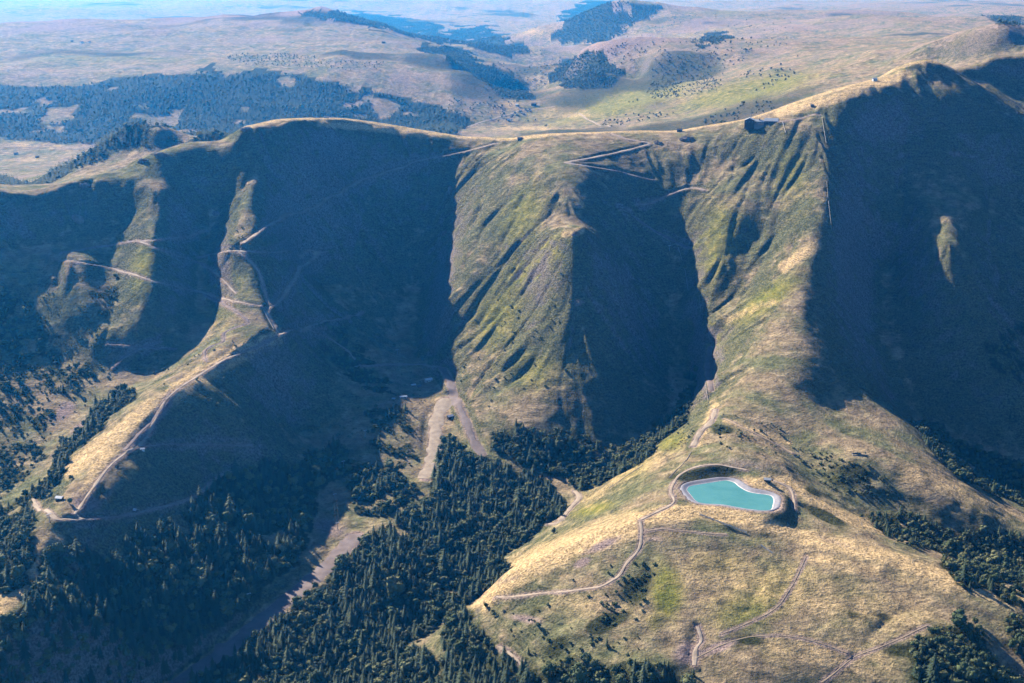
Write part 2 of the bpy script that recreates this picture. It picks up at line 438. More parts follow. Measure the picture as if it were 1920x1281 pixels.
TRACKS = [  # width in metres, material, name, label, photograph polyline
 (9,'gravel','gravel_track',[(1145,250),(1180,262),(1217,269),(1160,285),(1100,298),(1062,305),(1120,314),(1180,327),(1238,342)]),
 (7,'gravel','gravel_track',[(1322,357),(1300,352),(1262,362),(1225,377),(1180,387)]),
 (12,'scree','gravel_track',[(1165,392),(1200,415),(1240,440),(1292,465)]),
 (8,'gravel','gravel_track',[(930,268),(880,283),(800,300),(720,325),(650,350),(615,372),(590,387),(540,405),(490,432),(445,466)]),
 (7.5,'gravel','gravel_track',[(372,482),(420,472),(445,470),(520,474),(615,471)]),
 (7,'gravel','gravel_track',[(612,473),(580,490),(555,520),(540,540),(522,565),(502,582),(507,600),(524,626)]),
 (7.5,'gravel','gravel_track',[(526,627),(580,612),(640,596),(690,581)]),
 (5,'gravel','dirt_path',[(115,490),(170,495),(240,512),(300,530),(380,550),(440,565),(490,575)]),
 (3,'gravel','dirt_path',[(115,475),(200,460),(260,452),(340,445),(400,430)]),
 (4,'scree','dirt_path',[(385,551),(420,570),(450,590),(465,605),(440,615),(420,625),(418,640),(395,650),(384,660),(386,678)]),
 (5,'gravel','gravel_track',[(520,632),(470,655),(420,675),(380,700),(330,732),(305,760),(290,790),(268,828),(222,860),(192,890),(166,928),(140,962)]),
 (6,'scree','dirt_path',[(318,735),(300,770),(262,812),(240,838),(230,850)]),
 (5,'gravel','gravel_track',[(268,836),(330,833),(410,834),(470,835)]),
 (6.5,'gravel','gravel_track',[(62,935),(72,955),(100,968),(150,973),(200,971),(250,963),(300,952),(340,941),(372,927),(402,900),(440,876)]),
 (5,'gravel','gravel_track',[(140,962),(150,972)]),
 (6,'gravel','gravel_track',[(665,687),(720,684),(780,684),(825,686)]),
 (17,'scree','gravel_track',[(830,690),(842,712),(852,742),(870,780),(882,812),(896,842),(912,864)]),
 (30,'gravel','ski_piste',[(838,745),(818,790),(816,830),(808,872),(796,912)]),
 (34,'scree','ski_piste',[(668,1002),(640,1035),(600,1075),(520,1140),(430,1215),(330,1285)]),
 (8,'gravel','gravel_track',[(1078,920),(1086,932),(1070,952),(1050,976),(1028,986)]),
 (4.5,'gravel','gravel_track',[(1201,978),(1203,1000),(1198,1030),(1176,1055),(1160,1080),(1130,1098),(1080,1107),(1020,1112),(930,1122)]),
 (3,'earth','dirt_path',[(1214,996),(1240,992),(1300,998),(1360,1003)]),
 (4.5,'gravel','gravel_track',[(1400,882),(1340,871),(1300,877),(1271,895),(1258,920),(1263,942),(1232,960),(1201,976)]),
 (10,'gravel','dirt_path',[(1338,752),(1342,782),(1322,798),(1303,828),(1297,846)]),
 (10,'scree','dirt_path',[(1332,648),(1326,680),(1330,720),(1337,750)]),
 (4.5,'dryearth','dirt_path',[(1358,785),(1400,805),(1450,830),(1486,851)]),
 (2.2,'earth','dirt_path',[(1300,1238),(1340,1216),(1380,1200),(1430,1192),(1500,1196),(1560,1214),(1602,1232)]),
 (2.2,'earth','dirt_path',[(1740,1172),(1660,1210),(1602,1232),(1570,1258),(1530,1290)]),
 (6,'gravel','dirt_path',[(1308,1172),(1315,1200),(1305,1218),(1302,1250)]),
 (1.6,'earth','dirt_path',[(1512,1042),(1490,1090),(1455,1140),(1400,1170),(1342,1195)]),
 (4,'gravel','dirt_path',[(1450,900),(1480,915),(1488,935),(1490,955)]),
 (4,'gravel','dirt_path',[(1462,229),(1500,222),(1530,214),(1540,219)]),
 (4,'gravel','dirt_path',[(446,472),(480,500),(494,538),(504,572)]),
 (3.5,'gravel','dirt_path',[(262,453),(330,478),(392,502),(452,560)]),
 (4,'scree','dirt_path',[(200,645),(262,650),(342,656)]),
 (3.5,'scree','dirt_path',[(212,692),(242,662),(302,640)]),
 (4,'gravel','dirt_path',[(560,612),(610,630),(660,665),(668,688)]),
 (4,'gravel','dirt_path',[(935,1212),(962,1230),(985,1255)]),
]
def px_line(pl):
    u = np.array([p[0] for p in pl], float); v = np.array([p[1] for p in pl], float)
    uv = catmull(np.stack([u, v], 1), 12.0)
    X, Y, Z = cast(uv[:, 0], uv[:, 1])
    # keep the line continuous: drop samples that jump far behind a crest
    keep_ = np.ones(len(X), bool)
    md = np.median(Y)
    for k in range(len(X)):
        lo_, hi_ = max(0, k - 3), min(len(X), k + 4)
        if abs(Y[k] - np.median(Y[lo_:hi_])) > 60: keep_[k] = False
    Pp = np.stack([X, Y], 1)[keep_]
    return catmull(Pp[::2] if len(Pp) > 6 else Pp, 2.4)
def smooth1(a, k):
    ker = np.hanning(2 * k + 3)[1:-1]; ker /= ker.sum()
    return np.convolve(np.pad(a, (k, k), mode='edge'), ker, mode='valid')
track_lines = []
bare_mask = np.zeros(H.shape, np.float32)
for w, mat, nm, pl in TRACKS:
    w *= 0.78
    Pl = px_line(pl)
    z = height(Pl[:, 0], Pl[:, 1]); z = smooth1(z, min(12, max(1, len(z) // 3)))
    best = {}
    hw = w * 0.5
    reach = hw * 2.2 + 3
    acc_w = {}; 
    i_lo = np.searchsorted(YS, Pl[:, 1] - reach); i_hi = np.searchsorted(YS, Pl[:, 1] + reach)
    j_lo = np.searchsorted(XS, Pl[:, 0] - reach); j_hi = np.searchsorted(XS, Pl[:, 0] + reach)
    Ib, Jb = (i_lo.min(), i_hi.max() + 1), (j_lo.min(), j_hi.max() + 1)
    dm = np.full((Ib[1] - Ib[0], Jb[1] - Jb[0]), 1e9); zm = np.zeros_like(dm)
    for k in range(len(Pl)):
        a, b, c, d = i_lo[k] - Ib[0], i_hi[k] - Ib[0], j_lo[k] - Jb[0], j_hi[k] - Jb[0]
        if b <= a or d <= c: continue
        dd = np.hypot(GX[i_lo[k]:i_hi[k], j_lo[k]:j_hi[k]] - Pl[k, 0], GY[i_lo[k]:i_hi[k], j_lo[k]:j_hi[k]] - Pl[k, 1])
        blk = dm[a:b, c:d]; zb = zm[a:b, c:d]; m = dd < blk
        blk[m] = dd[m]; zb[m] = z[k]
    wgt = 1 - smooth(hw + 1.5, reach, dm); wgt[dm > 1e8] = 0
    hs = H[Ib[0]:Ib[1], Jb[0]:Jb[1]]
    hs += wgt * (zm - hs)
    bm_ = bare_mask[Ib[0]:Ib[1], Jb[0]:Jb[1]]
    np.maximum(bm_, (1 - smooth(hw * 0.6, hw + 9.0, dm)) * (dm < 1e8) * 0.75, out=bm_)
    track_lines.append((w, mat, nm, Pl))

# ------------------------------------------------------------------ materials
def new_mat(name):
    m = bpy.data.materials.new(name); m.use_nodes = True
    return m, m.node_tree.nodes, m.node_tree.links, m.node_tree.nodes['Principled BSDF']
def ramp(N, stops):
    r = N.new('ShaderNodeValToRGB'); e = r.color_ramp.elements
    e[0].position, e[0].color = stops[0][0], (*stops[0][1], 1)
    e[1].position, e[1].color = stops[-1][0], (*stops[-1][1], 1)
    for p, c in stops[1:-1]:
        k = e.new(p); k.color = (*c, 1)
    return r
def noise(N, L, scale, detail=4, rough=0.55, vec=None):
    t = N.new('ShaderNodeTexNoise'); t.inputs['Scale'].default_value = scale; t.inputs['Detail'].default_value = detail; t.inputs['Roughness'].default_value = rough
    if vec is not None: L.new(vec, t.inputs['Vector'])
    return t
def mixc(N, L, fac, a, b, mode='MIX'):
    m = N.new('ShaderNodeMix'); m.data_type = 'RGBA'; m.blend_type = mode
    for sock, val in ((m.inputs[0], fac), (m.inputs[6], a), (m.inputs[7], b)):
        if isinstance(val, (int, float)): sock.default_value = val
        elif isinstance(val, tuple): sock.default_value = (*val, 1)
        else: L.new(val, sock)
    return m.outputs[2]
def math_n(N, L, op, a, b=None):
    m = N.new('ShaderNodeMath'); m.operation = op
    for sock, val in ((m.inputs[0], a), (m.inputs[1], b)):
        if val is None: continue
        if isinstance(val, (int, float)): sock.default_value = val
        else: L.new(val, sock)
    return m.outputs[0]
def plain(name, c1, c2, scale=0.5, rough=0.9, bump=0.0, metallic=0.0, obj_coords=True):
    m, N, L, P = new_mat(name)
    tc = N.new('ShaderNodeTexCoord')
    t = noise(N, L, scale, 4, 0.6, tc.outputs['Object'])
    r = ramp(N, [(0.3, c1), (0.7, c2)]); L.new(t.outputs[0], r.inputs[0]); L.new(r.outputs[0], P.inputs['Base Color'])
    P.inputs['Roughness'].default_value = rough; P.inputs['Metallic'].default_value = metallic
    P.inputs['Specular IOR Level'].default_value = 0.2
    if bump:
        b = N.new('ShaderNodeBump'); b.inputs['Distance'].default_value = bump; L.new(t.outputs[0], b.inputs['Height']); L.new(b.outputs[0], P.inputs['Normal'])
    return m

def ground_material():
    m, N, L, P = new_mat('upland_ground')
    geo = N.new('ShaderNodeNewGeometry'); pos = geo.outputs['Position']
    at = N.new('ShaderNodeAttribute'); at.attribute_name = 'cover'
    sep = N.new('ShaderNodeSeparateColor'); L.new(at.outputs['Color'], sep.inputs[0])
    dry, green, bare, wood = sep.outputs[0], sep.outputs[1], sep.outputs[2], at.outputs['Alpha']
    big = noise(N, L, 0.011, 6, 0.62, pos); mid = noise(N, L, 0.045, 6, 0.65, pos); small = noise(N, L, 0.28, 5, 0.7, pos)
    # contour-wise streaks: grass tussocks and cattle steps
    mp = N.new('ShaderNodeMapping'); mp.inputs['Scale'].default_value = (0.045, 0.045, 0.5); L.new(pos, mp.inputs['Vector'])
    steps = noise(N, L, 1.0, 4, 0.6, mp.outputs[0])
    tan = ramp(N, [(0.3, (0.15, 0.12, 0.085)), (0.5, (0.28, 0.225, 0.15)), (0.7, (0.43, 0.35, 0.23))]); L.new(mid.outputs[0], tan.inputs[0])
    olive = ramp(N, [(0.3, (0.075, 0.095, 0.05)), (0.5, (0.155, 0.165, 0.09)), (0.72, (0.27, 0.26, 0.155))]); L.new(mid.outputs[0], olive.inputs[0])
    gold = ramp(N, [(0.32, (0.30, 0.22, 0.12)), (0.55, (0.55, 0.42, 0.24)), (0.72, (0.66, 0.53, 0.32))]); L.new(small.outputs[0], gold.inputs[0])
    lush = ramp(N, [(0.3, (0.10, 0.13, 0.03)), (0.5, (0.19, 0.195, 0.055)), (0.7, (0.31, 0.275, 0.10))]); L.new(mid.outputs[0], lush.inputs[0])
    scree = ramp(N, [(0.3, (0.20, 0.155, 0.15)), (0.7, (0.34, 0.27, 0.255))]); L.new(small.outputs[0], scree.inputs[0])
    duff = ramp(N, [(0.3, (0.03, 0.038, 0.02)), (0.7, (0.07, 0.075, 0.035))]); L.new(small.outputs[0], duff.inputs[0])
    bigr = ramp(N, [(0.40, (0, 0, 0)), (0.58, (1, 1, 1))]); L.new(big.outputs[0], bigr.inputs[0])
    base = mixc(N, L, bigr.outputs[0], olive.outputs[0], tan.outputs[0])
    sn = N.new('ShaderNodeSeparateXYZ'); L.new(geo.outputs['Normal'], sn.inputs[0])
    # rough dark grass and heath on the steep ground
    sg = N.new('ShaderNodeMapRange'); sg.interpolation_type = 'SMOOTHSTEP'; sg.inputs['From Min'].default_value = 0.93; sg.inputs['From Max'].default_value = 0.80; sg.inputs['To Max'].default_value = 0.85
    L.new(math_n(N, L, 'ADD', sn.outputs['Z'], math_n(N, L, 'MULTIPLY', math_n(N, L, 'SUBTRACT', mid.outputs[0], 0.5), 0.35)), sg.inputs['Value'])
    heath = ramp(N, [(0.34, (0.035, 0.05, 0.028)), (0.5, (0.095, 0.108, 0.058)), (0.68, (0.20, 0.185, 0.115))]); L.new(small.outputs[0], heath.inputs[0])
    base = mixc(N, L, sg.outputs[0], base, heath.outputs[0])
    def edge(mask, amount=0.9):   # frays the painted edge with noise
        s_ = math_n(N, L, 'ADD', mask, math_n(N, L, 'MULTIPLY', math_n(N, L, 'SUBTRACT', mid.outputs[0], 0.5), amount))
        mr = N.new('ShaderNodeMapRange'); mr.interpolation_type = 'SMOOTHSTEP'
        mr.inputs['From Min'].default_value = 0.2; mr.inputs['From Max'].default_value = 0.8; L.new(s_, mr.inputs['Value'])
        return mr.outputs[0]
    c = mixc(N, L, edge(green), base, lush.outputs[0])
    c = mixc(N, L, edge(dry), c, gold.outputs[0])
    c = mixc(N, L, edge(bare, 0.6), c, scree.outputs[0])
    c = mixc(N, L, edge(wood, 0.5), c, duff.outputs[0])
    # heather, fern and bare scars: dark broken spots and streaks
    dk = ramp(N, [(0.33, (0.5, 0.48, 0.48)), (0.46, (1.1, 1.08, 1.05)), (0.66, (1.45, 1.4, 1.32))]); L.new(small.outputs[0], dk.inputs[0])
    c = mixc(N, L, 0.75, c, dk.outputs[0], 'MULTIPLY')
    st = ramp(N, [(0.32, (0.6, 0.6, 0.58)), (0.5, (1.1, 1.08, 1.05)), (0.72, (1.45, 1.4, 1.3))]); L.new(steps.outputs[0], st.inputs[0])
    c = mixc(N, L, 0.6, c, st.outputs[0], 'MULTIPLY')
    # rock shows where it is very steep
    rk = N.new('ShaderNodeMapRange'); rk.inputs['From Min'].default_value = 0.70; rk.inputs['From Max'].default_value = 0.52
    L.new(math_n(N, L, 'ADD', sn.outputs['Z'], math_n(N, L, 'MULTIPLY', math_n(N, L, 'SUBTRACT', mid.outputs[0], 0.5), 0.5)), rk.inputs['Value'])
    rock = ramp(N, [(0.35, (0.06, 0.055, 0.05)), (0.65, (0.34, 0.29, 0.26))]); L.new(small.outputs[0], rock.inputs[0])
    c = mixc(N, L, rk.outputs[0], c, rock.outputs[0])
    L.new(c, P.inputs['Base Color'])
    P.inputs['Roughness'].default_value = 1.0; P.inputs['Specular IOR Level'].default_value = 0.0
    hsum = math_n(N, L, 'ADD', math_n(N, L, 'MULTIPLY', small.outputs[0], 1.6), math_n(N, L, 'MULTIPLY', steps.outputs[0], 1.3))
    hsum = math_n(N, L, 'ADD', hsum, math_n(N, L, 'MULTIPLY', mid.outputs[0], 4.0))
    b = N.new('ShaderNodeBump'); b.inputs['Distance'].default_value = 2.4; b.inputs['Strength'].default_value = 1.0
    L.new(hsum, b.inputs['Height']); L.new(b.outputs[0], P.inputs['Normal'])
    return m
M = {}
M['ground'] = ground_material()
M['gravel'] = plain('pale_gravel', (0.26, 0.21, 0.165), (0.44, 0.365, 0.285), 0.08, 1.0)
M['scree'] = plain('grey_gravel', (0.15, 0.12, 0.115), (0.25, 0.205, 0.195), 0.06, 1.0)
M['earth'] = plain('worn_earth', (0.19, 0.15, 0.105), (0.33, 0.265, 0.19), 0.08, 1.0)
M['dryearth'] = plain('dry_earth', (0.38, 0.28, 0.16), (0.55, 0.42, 0.26), 0.2, 1.0)

# ------------------------------------------------------------------ ground cover read off the photograph, as cover weights on the ground
PU, PV = project(GX, GY, H)
VIS = (PU > -300) & (PU < 2220) & (PV > -80) & (PV < 1400)
def band(pl, half, power=1.0):
    d = np.full(PU.shape, 1e9, np.float32); P = np.array(pl, float)
    for a, b in zip(P[:-1], P[1:]):
        lo = np.minimum(a, b) - 4 * half; hi = np.maximum(a, b) + 4 * half
        m = (PU > lo[0]) & (PU < hi[0]) & (PV > lo[1]) & (PV < hi[1])
        if not m.any(): continue
        ab = b - a; x = PU[m]; y = PV[m]
        t = np.clip(((x - a[0]) * ab[0] + (y - a[1]) * ab[1]) / (ab @ ab), 0, 1)
        d[m] = np.minimum(d[m], np.hypot(x - a[0] - t * ab[0], y - a[1] - t * ab[1]))
    return (power * np.exp(-(d / half) ** 2)).astype(np.float32)
def blob(u, v, ru, rv, ang=0.0, power=1.0):
    ca, sa = math.cos(R(ang)), math.sin(R(ang))
    x = (PU - u) * ca + (PV - v) * sa; y = -(PU - u) * sa + (PV - v) * ca
    return (power * np.exp(-((x / ru) ** 2 + (y / rv) ** 2))).astype(np.float32)
near = (GY < 3600)
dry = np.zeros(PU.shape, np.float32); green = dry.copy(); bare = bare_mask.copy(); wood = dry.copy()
def add(t, *a): np.maximum(t, np.where(near, a[0], 0), out=t)
for pl, h_, p_ in [
 ([(1190,975),(1260,962),(1320,957),(1420,980),(1500,1005),(1650,1040),(1800,1092),(1930,1135)], 17, 1.0),
 ([(1500,1040),(1650,1075),(1800,1105)], 22, 0.55),
 ([(1180,985),(1080,1020),(980,1065),(900,1120)], 34, 0.8),
 ([(1230,860),(1170,890),(1100,935)], 26, 0.5),
 ([(150,950),(200,850),(260,790),(330,735),(420,680),(520,632)], 17, 1.0),
 ([(130,880),(220,815),(280,765)], 20, 0.9),
 ([(1700,890),(1880,960)], 30, 0.5),
 ([(1400,905),(1480,905),(1560,960),(1680,1000)], 16, 0.8),
 ([(1470,500),(1530,460)], 14, 0.8), ([(1360,600),(1450,565)], 12, 0.5), ([(1060,440),(1090,432)], 8, 0.9), ([(1070,383),(1090,385)], 7, 0.9),
 ([(1340,760),(1310,830)], 12, 0.6), ([(1480,830),(1360,790)], 9, 0.7),
 ([(100,1010),(60,1080),(0,1140)], 26, 0.75), ([(1330,1080),(1500,1110),(1700,1150)], 75, 0.52), ([(1450,1220),(1650,1240)], 60, 0.5), ([(1050,1130),(1200,1150)], 50, 0.4),
]: add(dry, band(pl, h_, p_))
crest_gold = band([(p[0], p[1]) for p in CREST if p[0] > 440], 5, 0.7)
add(dry, np.where(GY < 3480, crest_gold, 0))
add(dry, band([(1460,212),(1550,190),(1640,160),(1700,140)], 12, 0.9)); add(dry, band([(600,232),(700,240),(820,255)], 8, 0.9))
for a in [(1250,1110,38,62,0,0.95),(1230,1165,30,26,0,0.6),(1430,1120,130,60,-20,0.75),(1350,1060,90,40,0,0.6),(1110,955,50,14,-15,0.8),(1440,560,90,26,-35,0.8),(1000,500,95,36,-40,0.75),
          (930,600,60,90,20,0.6),(980,400,50,90,25,0.6),(270,500,30,70,15,0.7),(430,560,60,90,20,0.5),(250,870,60,30,-40,0.35),(1260,830,45,22,-20,0.7),(1190,880,60,18,-28,0.7),
          (1330,640,25,50,10,0.6),(1000,700,90,60,0,0.5),(1350,450,60,120,15,0.6),(1480,330,50,90,0,0.5),(1060,1240,60,30,0,0.4),(1180,1050,60,26,-10,0.3)]: add(green, blob(*a))
for a in [(1092,1055,20,9,-25,0.8),(1130,1020,40,8,-25,0.5),(120,770,30,18,-40,0.9),(150,800,26,10,-40,0.8),(300,770,16,34,25,0.55),(220,680,40,50,0,0.45),(620,990,40,26,30,0.7),(680,1020,45,10,-30,0.75),
          (590,1090,50,12,-40,0.7),(1325,670,14,34,0,0.6),(800,700,40,14,0,0.5),(1400,870,70,18,10,0.3),(830,760,24,50,0,0.4),(200,930,50,10,-50,0.5),(150,930,30,16,0,0.5),(960,340,10,80,12,0.4),(1290,1225,26,26,0,0.6),(1345,1215,40,10,-20,0.7),
          (720,760,50,10,-20,0.4),(765,860,16,36,0,0.5),(950,1120,40,12,0,0.3),(600,985,20,20,0,0.6)]: add(bare, blob(*a))
for a in [(1195,1095,20,45,20,.75),(1140,1165,50,10,-25,.7),(1050,1210,50,14,-20,.6),(1500,915,40,10,20,.55),(1590,890,40,18,0,.6),(1540,965,40,10,25,.7),(1620,1150,50,8,10,.55),(1100,1120,60,8,-10,.5),(1318,889,46,7,-6,.95),(1345,803,22,9,5,.7),(1420,1200,60,8,0,.4),(1460,1080,40,10,-30,.35),(1000,1140,30,10,0,.5),(1720,1220,60,10,0,.5)]: add(wood, blob(*a) * (0.30 + 0.75 * np.clip(fbm(GX, GY, 26, 3, 151), -0.4, 1)) * (1.0 if a[5] > 0.9 else 0.8))  # darker patches on meadow folds, hollows and reservoir cut bank, not woodland floor
for a in [(1092,1055,20,9,-25,1.1),(1130,1022,46,9,-25,.9),(985,1160,40,10,10,.8),(1290,1225,30,26,0,1.0),(1345,1215,44,10,-20,1.1),(1400,870,80,16,8,.55),(1225,1010,26,10,0,.6),(1560,1015,60,7,20,.5),(960,1085,40,8,-20,.5),(1660,1090,70,8,15,.4),(310,760,14,40,30,.9),(250,830,14,40,35,.7),(160,945,40,20,0,.8),(430,560,40,50,0,.4)]: add(bare, blob(*a))
ring = np.where(pd > 0, 1 - smooth(0, 15, pd - out_w), 0.0); bare[sub] = np.maximum(bare[sub], 0.62 * ring)
# far country: dry pink moor on the tops, pale fields in the valleys
farm = smooth(3450, 3700, GY)
fn = fbm(GX, GY, 420, 4, 81)
dry = np.where(farm > 0, np.clip(0.16 + fn * 0.3, 0, 0.5) * farm + dry * (1 - farm), dry).astype(np.float32)
bare = np.where(farm > 0, np.maximum(bare, farm * np.clip(0.30 + 0.5 * fbm(GX, GY, 380, 4, 82) + 0.25 * smooth(40, 160, H - box_blur(H, 24)), 0, 1)), bare).astype(np.float32)
for a in [(40,270,40,8),(110,275,20,6),(60,300,40,5),(1000,150,60,10),(960,195,40,10),(1000,60,30,8),(1050,70,40,6),(940,100,40,8),(1060,215,80,10),(970,240,120,6),(1060,205,60,8)]:
    dry = np.maximum(dry, np.where(GY > 3600, blob(*a, 0, 0.6), 0)); bare = np.where(GY > 3600, bare * (1 - blob(*a, 0, 0.9)), bare)
for a in [(1150,190,190,34,-12,0.9),(1400,170,160,26,-12,0.9),(880,120,60,30,30,0.6),(150,110,250,14,0,0.5),(300,75,200,14,0,0.35),(1350,25,90,7,0,0.6),(1300,200,150,25,-10,0.5),(450,115,150,10,0,0.3)]:
    green = np.maximum(green, np.where(GY > 3600, blob(*a), 0)); bare = np.where(GY > 3600, bare * (1 - blob(*a)), bare)
#==COVER-END==
# ------------------------------------------------------------------ where the trees stand
DW, DH = 240, 160
du, dv = np.meshgrid((np.arange(DW) + 0.5) * 1920 / DW, (np.arange(DH) + 0.5) * 1281 / DH)
_, DEPTH, _ = cast(du.ravel(), dv.ravel()); DEPTH = DEPTH.reshape(DH, DW)
def seen(X, Y, Z, tol=45.0):
    u, v = project(X, Y, Z)
    j = np.clip((u / 1920 * DW).astype(int), 0, DW - 1); i = np.clip((v / 1281 * DH).astype(int), 0, DH - 1)
    dmax = np.maximum(np.maximum(DEPTH[i, j], DEPTH[np.minimum(i + 1, DH - 1), j]), DEPTH[np.maximum(i - 1, 0), j])
    return Y < dmax + tol * (1 + Y / 4000)
# outline in photograph pixels, share of spruces, share of spots filled, mean height (m), short description
WOODS = [
 ([(100,1012),(215,1012),(300,985),(370,942),(400,905),(470,882),(560,862),(600,880),(590,950),(572,1000),(560,1050),(500,1090),(420,1160),(290,1281),(-300,1500),(-300,1281),(0,1190),(40,1120)],0.45,0.92,14,'on the slope below the zigzag spur'),
 ([(835,785),(862,832),(920,866),(1000,882),(1062,935),(1060,952),(1020,985),(940,1040),(958,1062),(900,1110),(830,1150),(780,1200),(840,1281),(700,1500),(150,1500),(340,1281),(420,1222),(560,1112),(640,1042),(700,1002),(760,962),(800,922),(822,850)],0.36,0.93,14,'in the forest belt beside the ski piste'),
 ([(915,815),(960,796),(1000,800),(1080,800),(1130,832),(1180,822),(1250,782),(1278,740),(1285,690),(1305,680),(1312,715),(1275,790),(1210,850),(1135,897),(1090,912),(1060,905),(1000,872),(930,852)],0.06,0.85,12,'in the ravine under the central spur'),
 ([(652,905),(680,862),(730,870),(772,900),(770,935),(720,955),(658,955)],0.1,0.85,13,'in the round copse above the piste'),
 ([(0,520),(60,560),(130,640),(180,680),(190,720),(140,740),(108,765),(90,830),(40,900),(0,930),(-200,1000),(-200,560)],0.05,0.42,9,'on the shaded left mountainside'),
 ([(0,950),(40,930),(100,880),(110,832),(180,762),(235,725),(250,745),(200,782),(140,842),(112,900),(60,950),(66,1000),(40,1080),(0,1100),(-200,1200),(-200,1000)],0.15,0.85,13,'in the left valley behind the golden spur'),
 ([(1620,958),(1700,958),(1800,990),(1920,985),(2100,1010),(2100,1150),(1920,1125),(1800,1090),(1780,1060),(1760,1032),(1680,1012),(1640,982)],0.05,0.78,11,'along the stream on the right'),
 ([(1715,792),(1760,790),(1830,830),(1920,860),(2100,900),(2100,1000),(1920,948),(1880,925),(1800,885),(1740,832)],0.05,0.8,11,'at the foot of the shaded right mountain'),
 ([(1705,1205),(1760,1172),(1830,1178),(1870,1215),(1920,1195),(2050,1200),(2050,1400),(1720,1400)],0.02,0.95,13,'in the copse at the bottom right corner'),
 ([(1872,1142),(1960,1148),(1960,1200),(1885,1192)],0.0,0.95,12,'in the small copse on the right edge'),
 ([(1830,640),(1920,590),(2000,600),(2000,830),(1920,850),(1860,740)],0.0,0.3,8,'scattered on the shaded right slope'),
 ([(842,1120),(870,1150),(922,1202),(1000,1262),(1060,1240),(1250,1240),(1310,1272),(1330,1400),(800,1400),(830,1190)],0.35,0.85,14,'in the wood below the foreground meadow'),
 ([(560,630),(620,600),(650,622),(742,732),(700,742),(640,692)],0.05,0.45,7,'in the bushy gully beside the left spur'),
 ([(570,862),(640,828),(655,880),(602,912),(580,892)],0.1,0.85,13,'beside the lift line'),
 ([(150,530),(220,505),(225,560),(200,610),(185,560)],0.0,0.4,7,'in the gully between two lit ribs'),
 ([(690,742),(760,760),(790,800),(785,860),(740,868),(690,840)],0.1,0.3,8,'added to shade the valley floor'),  # trees added to darken a valley floor that catches too much sun
 ([(440,880),(500,845),(600,835),(660,820),(600,850),(480,890)],0.1,0.4,10,'along the lower track'),
]
OPEN = [[(1560,920),(1640,960),(1620,975)], [(1200,860),(1330,850),(1330,800),(1240,830)]]
gxv = np.arange(-1300, 1300, 6.4); gyv = np.arange(1440, 3540, 6.4)
TX, TY = np.meshgrid(gxv, gyv); TX = (TX + rng.uniform(-2.6, 2.6, TX.shape)).ravel(); TY = (TY + rng.uniform(-2.6, 2.6, TY.shape)).ravel()
TZ = height(TX, TY)
tu, tv = project(TX, TY, TZ + 7)
tu = tu + 16 * fbm(TX, TY, 70, 3, 191); tv = tv + 11 * fbm(TX, TY, 70, 3, 192)
inb = (tu > -260) & (tu < 2080) & (tv > 480) & (tv < 1420)
TX, TY, TZ, tu, tv = TX[inb], TY[inb], TZ[inb], tu[inb], tv[inb]
vis = seen(TX, TY, TZ + 7)
reg = np.full(TX.shape, -1)
tr_d = np.zeros(TX.shape)
clear = fbm(TX, TY, 60, 2, 91)
for k, (pl, sp, fill, ht, desc) in enumerate(WOODS):
    m = inside(tu, tv, pl) & (reg < 0) & vis
    m &= (rng.random(TX.shape) < fill) & (clear > -0.62 + 0.55 * (1 - fill))
    reg[m] = k
# keep tracks and the reservoir clear
bi = np.clip(np.searchsorted(YS, TY) , 0, len(YS) - 1); bj = np.clip(np.searchsorted(XS, TX), 0, len(XS) - 1)
reg[bare_mask[bi, bj] > 0.45] = -1
sel = reg >= 0
SPx, SPy, SPz, SPr = TX[sel], TY[sel], TZ[sel], reg[sel]
spruce_share = np.array([w[1] for w in WOODS])[SPr]; hts = np.array([w[3] for w in WOODS], float)[SPr]
pn = fbm(SPx, SPy, 55, 2, 95) * 0.9
is_spruce = (rng.random(len(SPx)) + pn * 0.6) < spruce_share
sizes = hts * np.exp(rng.normal(0, 0.32, len(SPx)))
# thin out broadleaved trees: their crowns are wider
keep_b = is_spruce | (rng.random(len(SPx)) < 0.62)
SPx, SPy, SPz, SPr, is_spruce, sizes = SPx[keep_b], SPy[keep_b], SPz[keep_b], SPr[keep_b], is_spruce[keep_b], sizes[keep_b]
# ground under the woods
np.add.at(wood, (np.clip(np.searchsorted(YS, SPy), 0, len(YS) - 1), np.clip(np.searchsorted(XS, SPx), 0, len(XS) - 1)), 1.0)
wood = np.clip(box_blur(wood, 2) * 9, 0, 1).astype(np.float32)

# lone trees with their place in the photograph: u, v of the foot, height, spruce?, label
LONE = [
 (1038,1001,12,False,'lone round tree at the left end of the golden ridge'),
 (911,1140,9,False,'small round tree at the meadow edge, upper of a pair'),
 (926,1156,8,False,'small round tree at the meadow edge, lower of a pair'),
 (1010,1178,9,False,'thin lone tree on the brown meadow casting a long shadow'),
 (991,1226,10,True,'narrow dark spruce alone near the wood at the bottom'),
 (1138,1214,15,True,'tall dark spruce alone on the meadow, largest of its slope'),
 (1112,1252,13,True,'dark spruce just above the bottom wood, beside the tall one'),
 (1300,1268,12,True,'dark spruce beside the bare dirt scar at the bottom'),
 (1829,1170,10,False,'lone round tree on the brown slope above the right copse'),
 (1796,1166,9,False,'round tree standing off the top of the bottom right copse'),
 (946,1018,13,True,'dark spruce at the edge of the golden meadow beside the forest'),
 (131,945,11,False,'round tree above the track junction on the left spur'),
 (90,928,12,False,'tree at the left end of the golden spur'),
 (1682,972,9,False,'round tree at the head of the right stream wood'),
 (1690,955,6,False,'small tree above the right stream'),
 (1622,852,5,False,'bush growing against the stone ruin'),
 (1035,845,11,False,'large round tree on top of the ravine wood'),
 (133,900,9,False,'dark round tree on the golden flank of the left spur'),
]
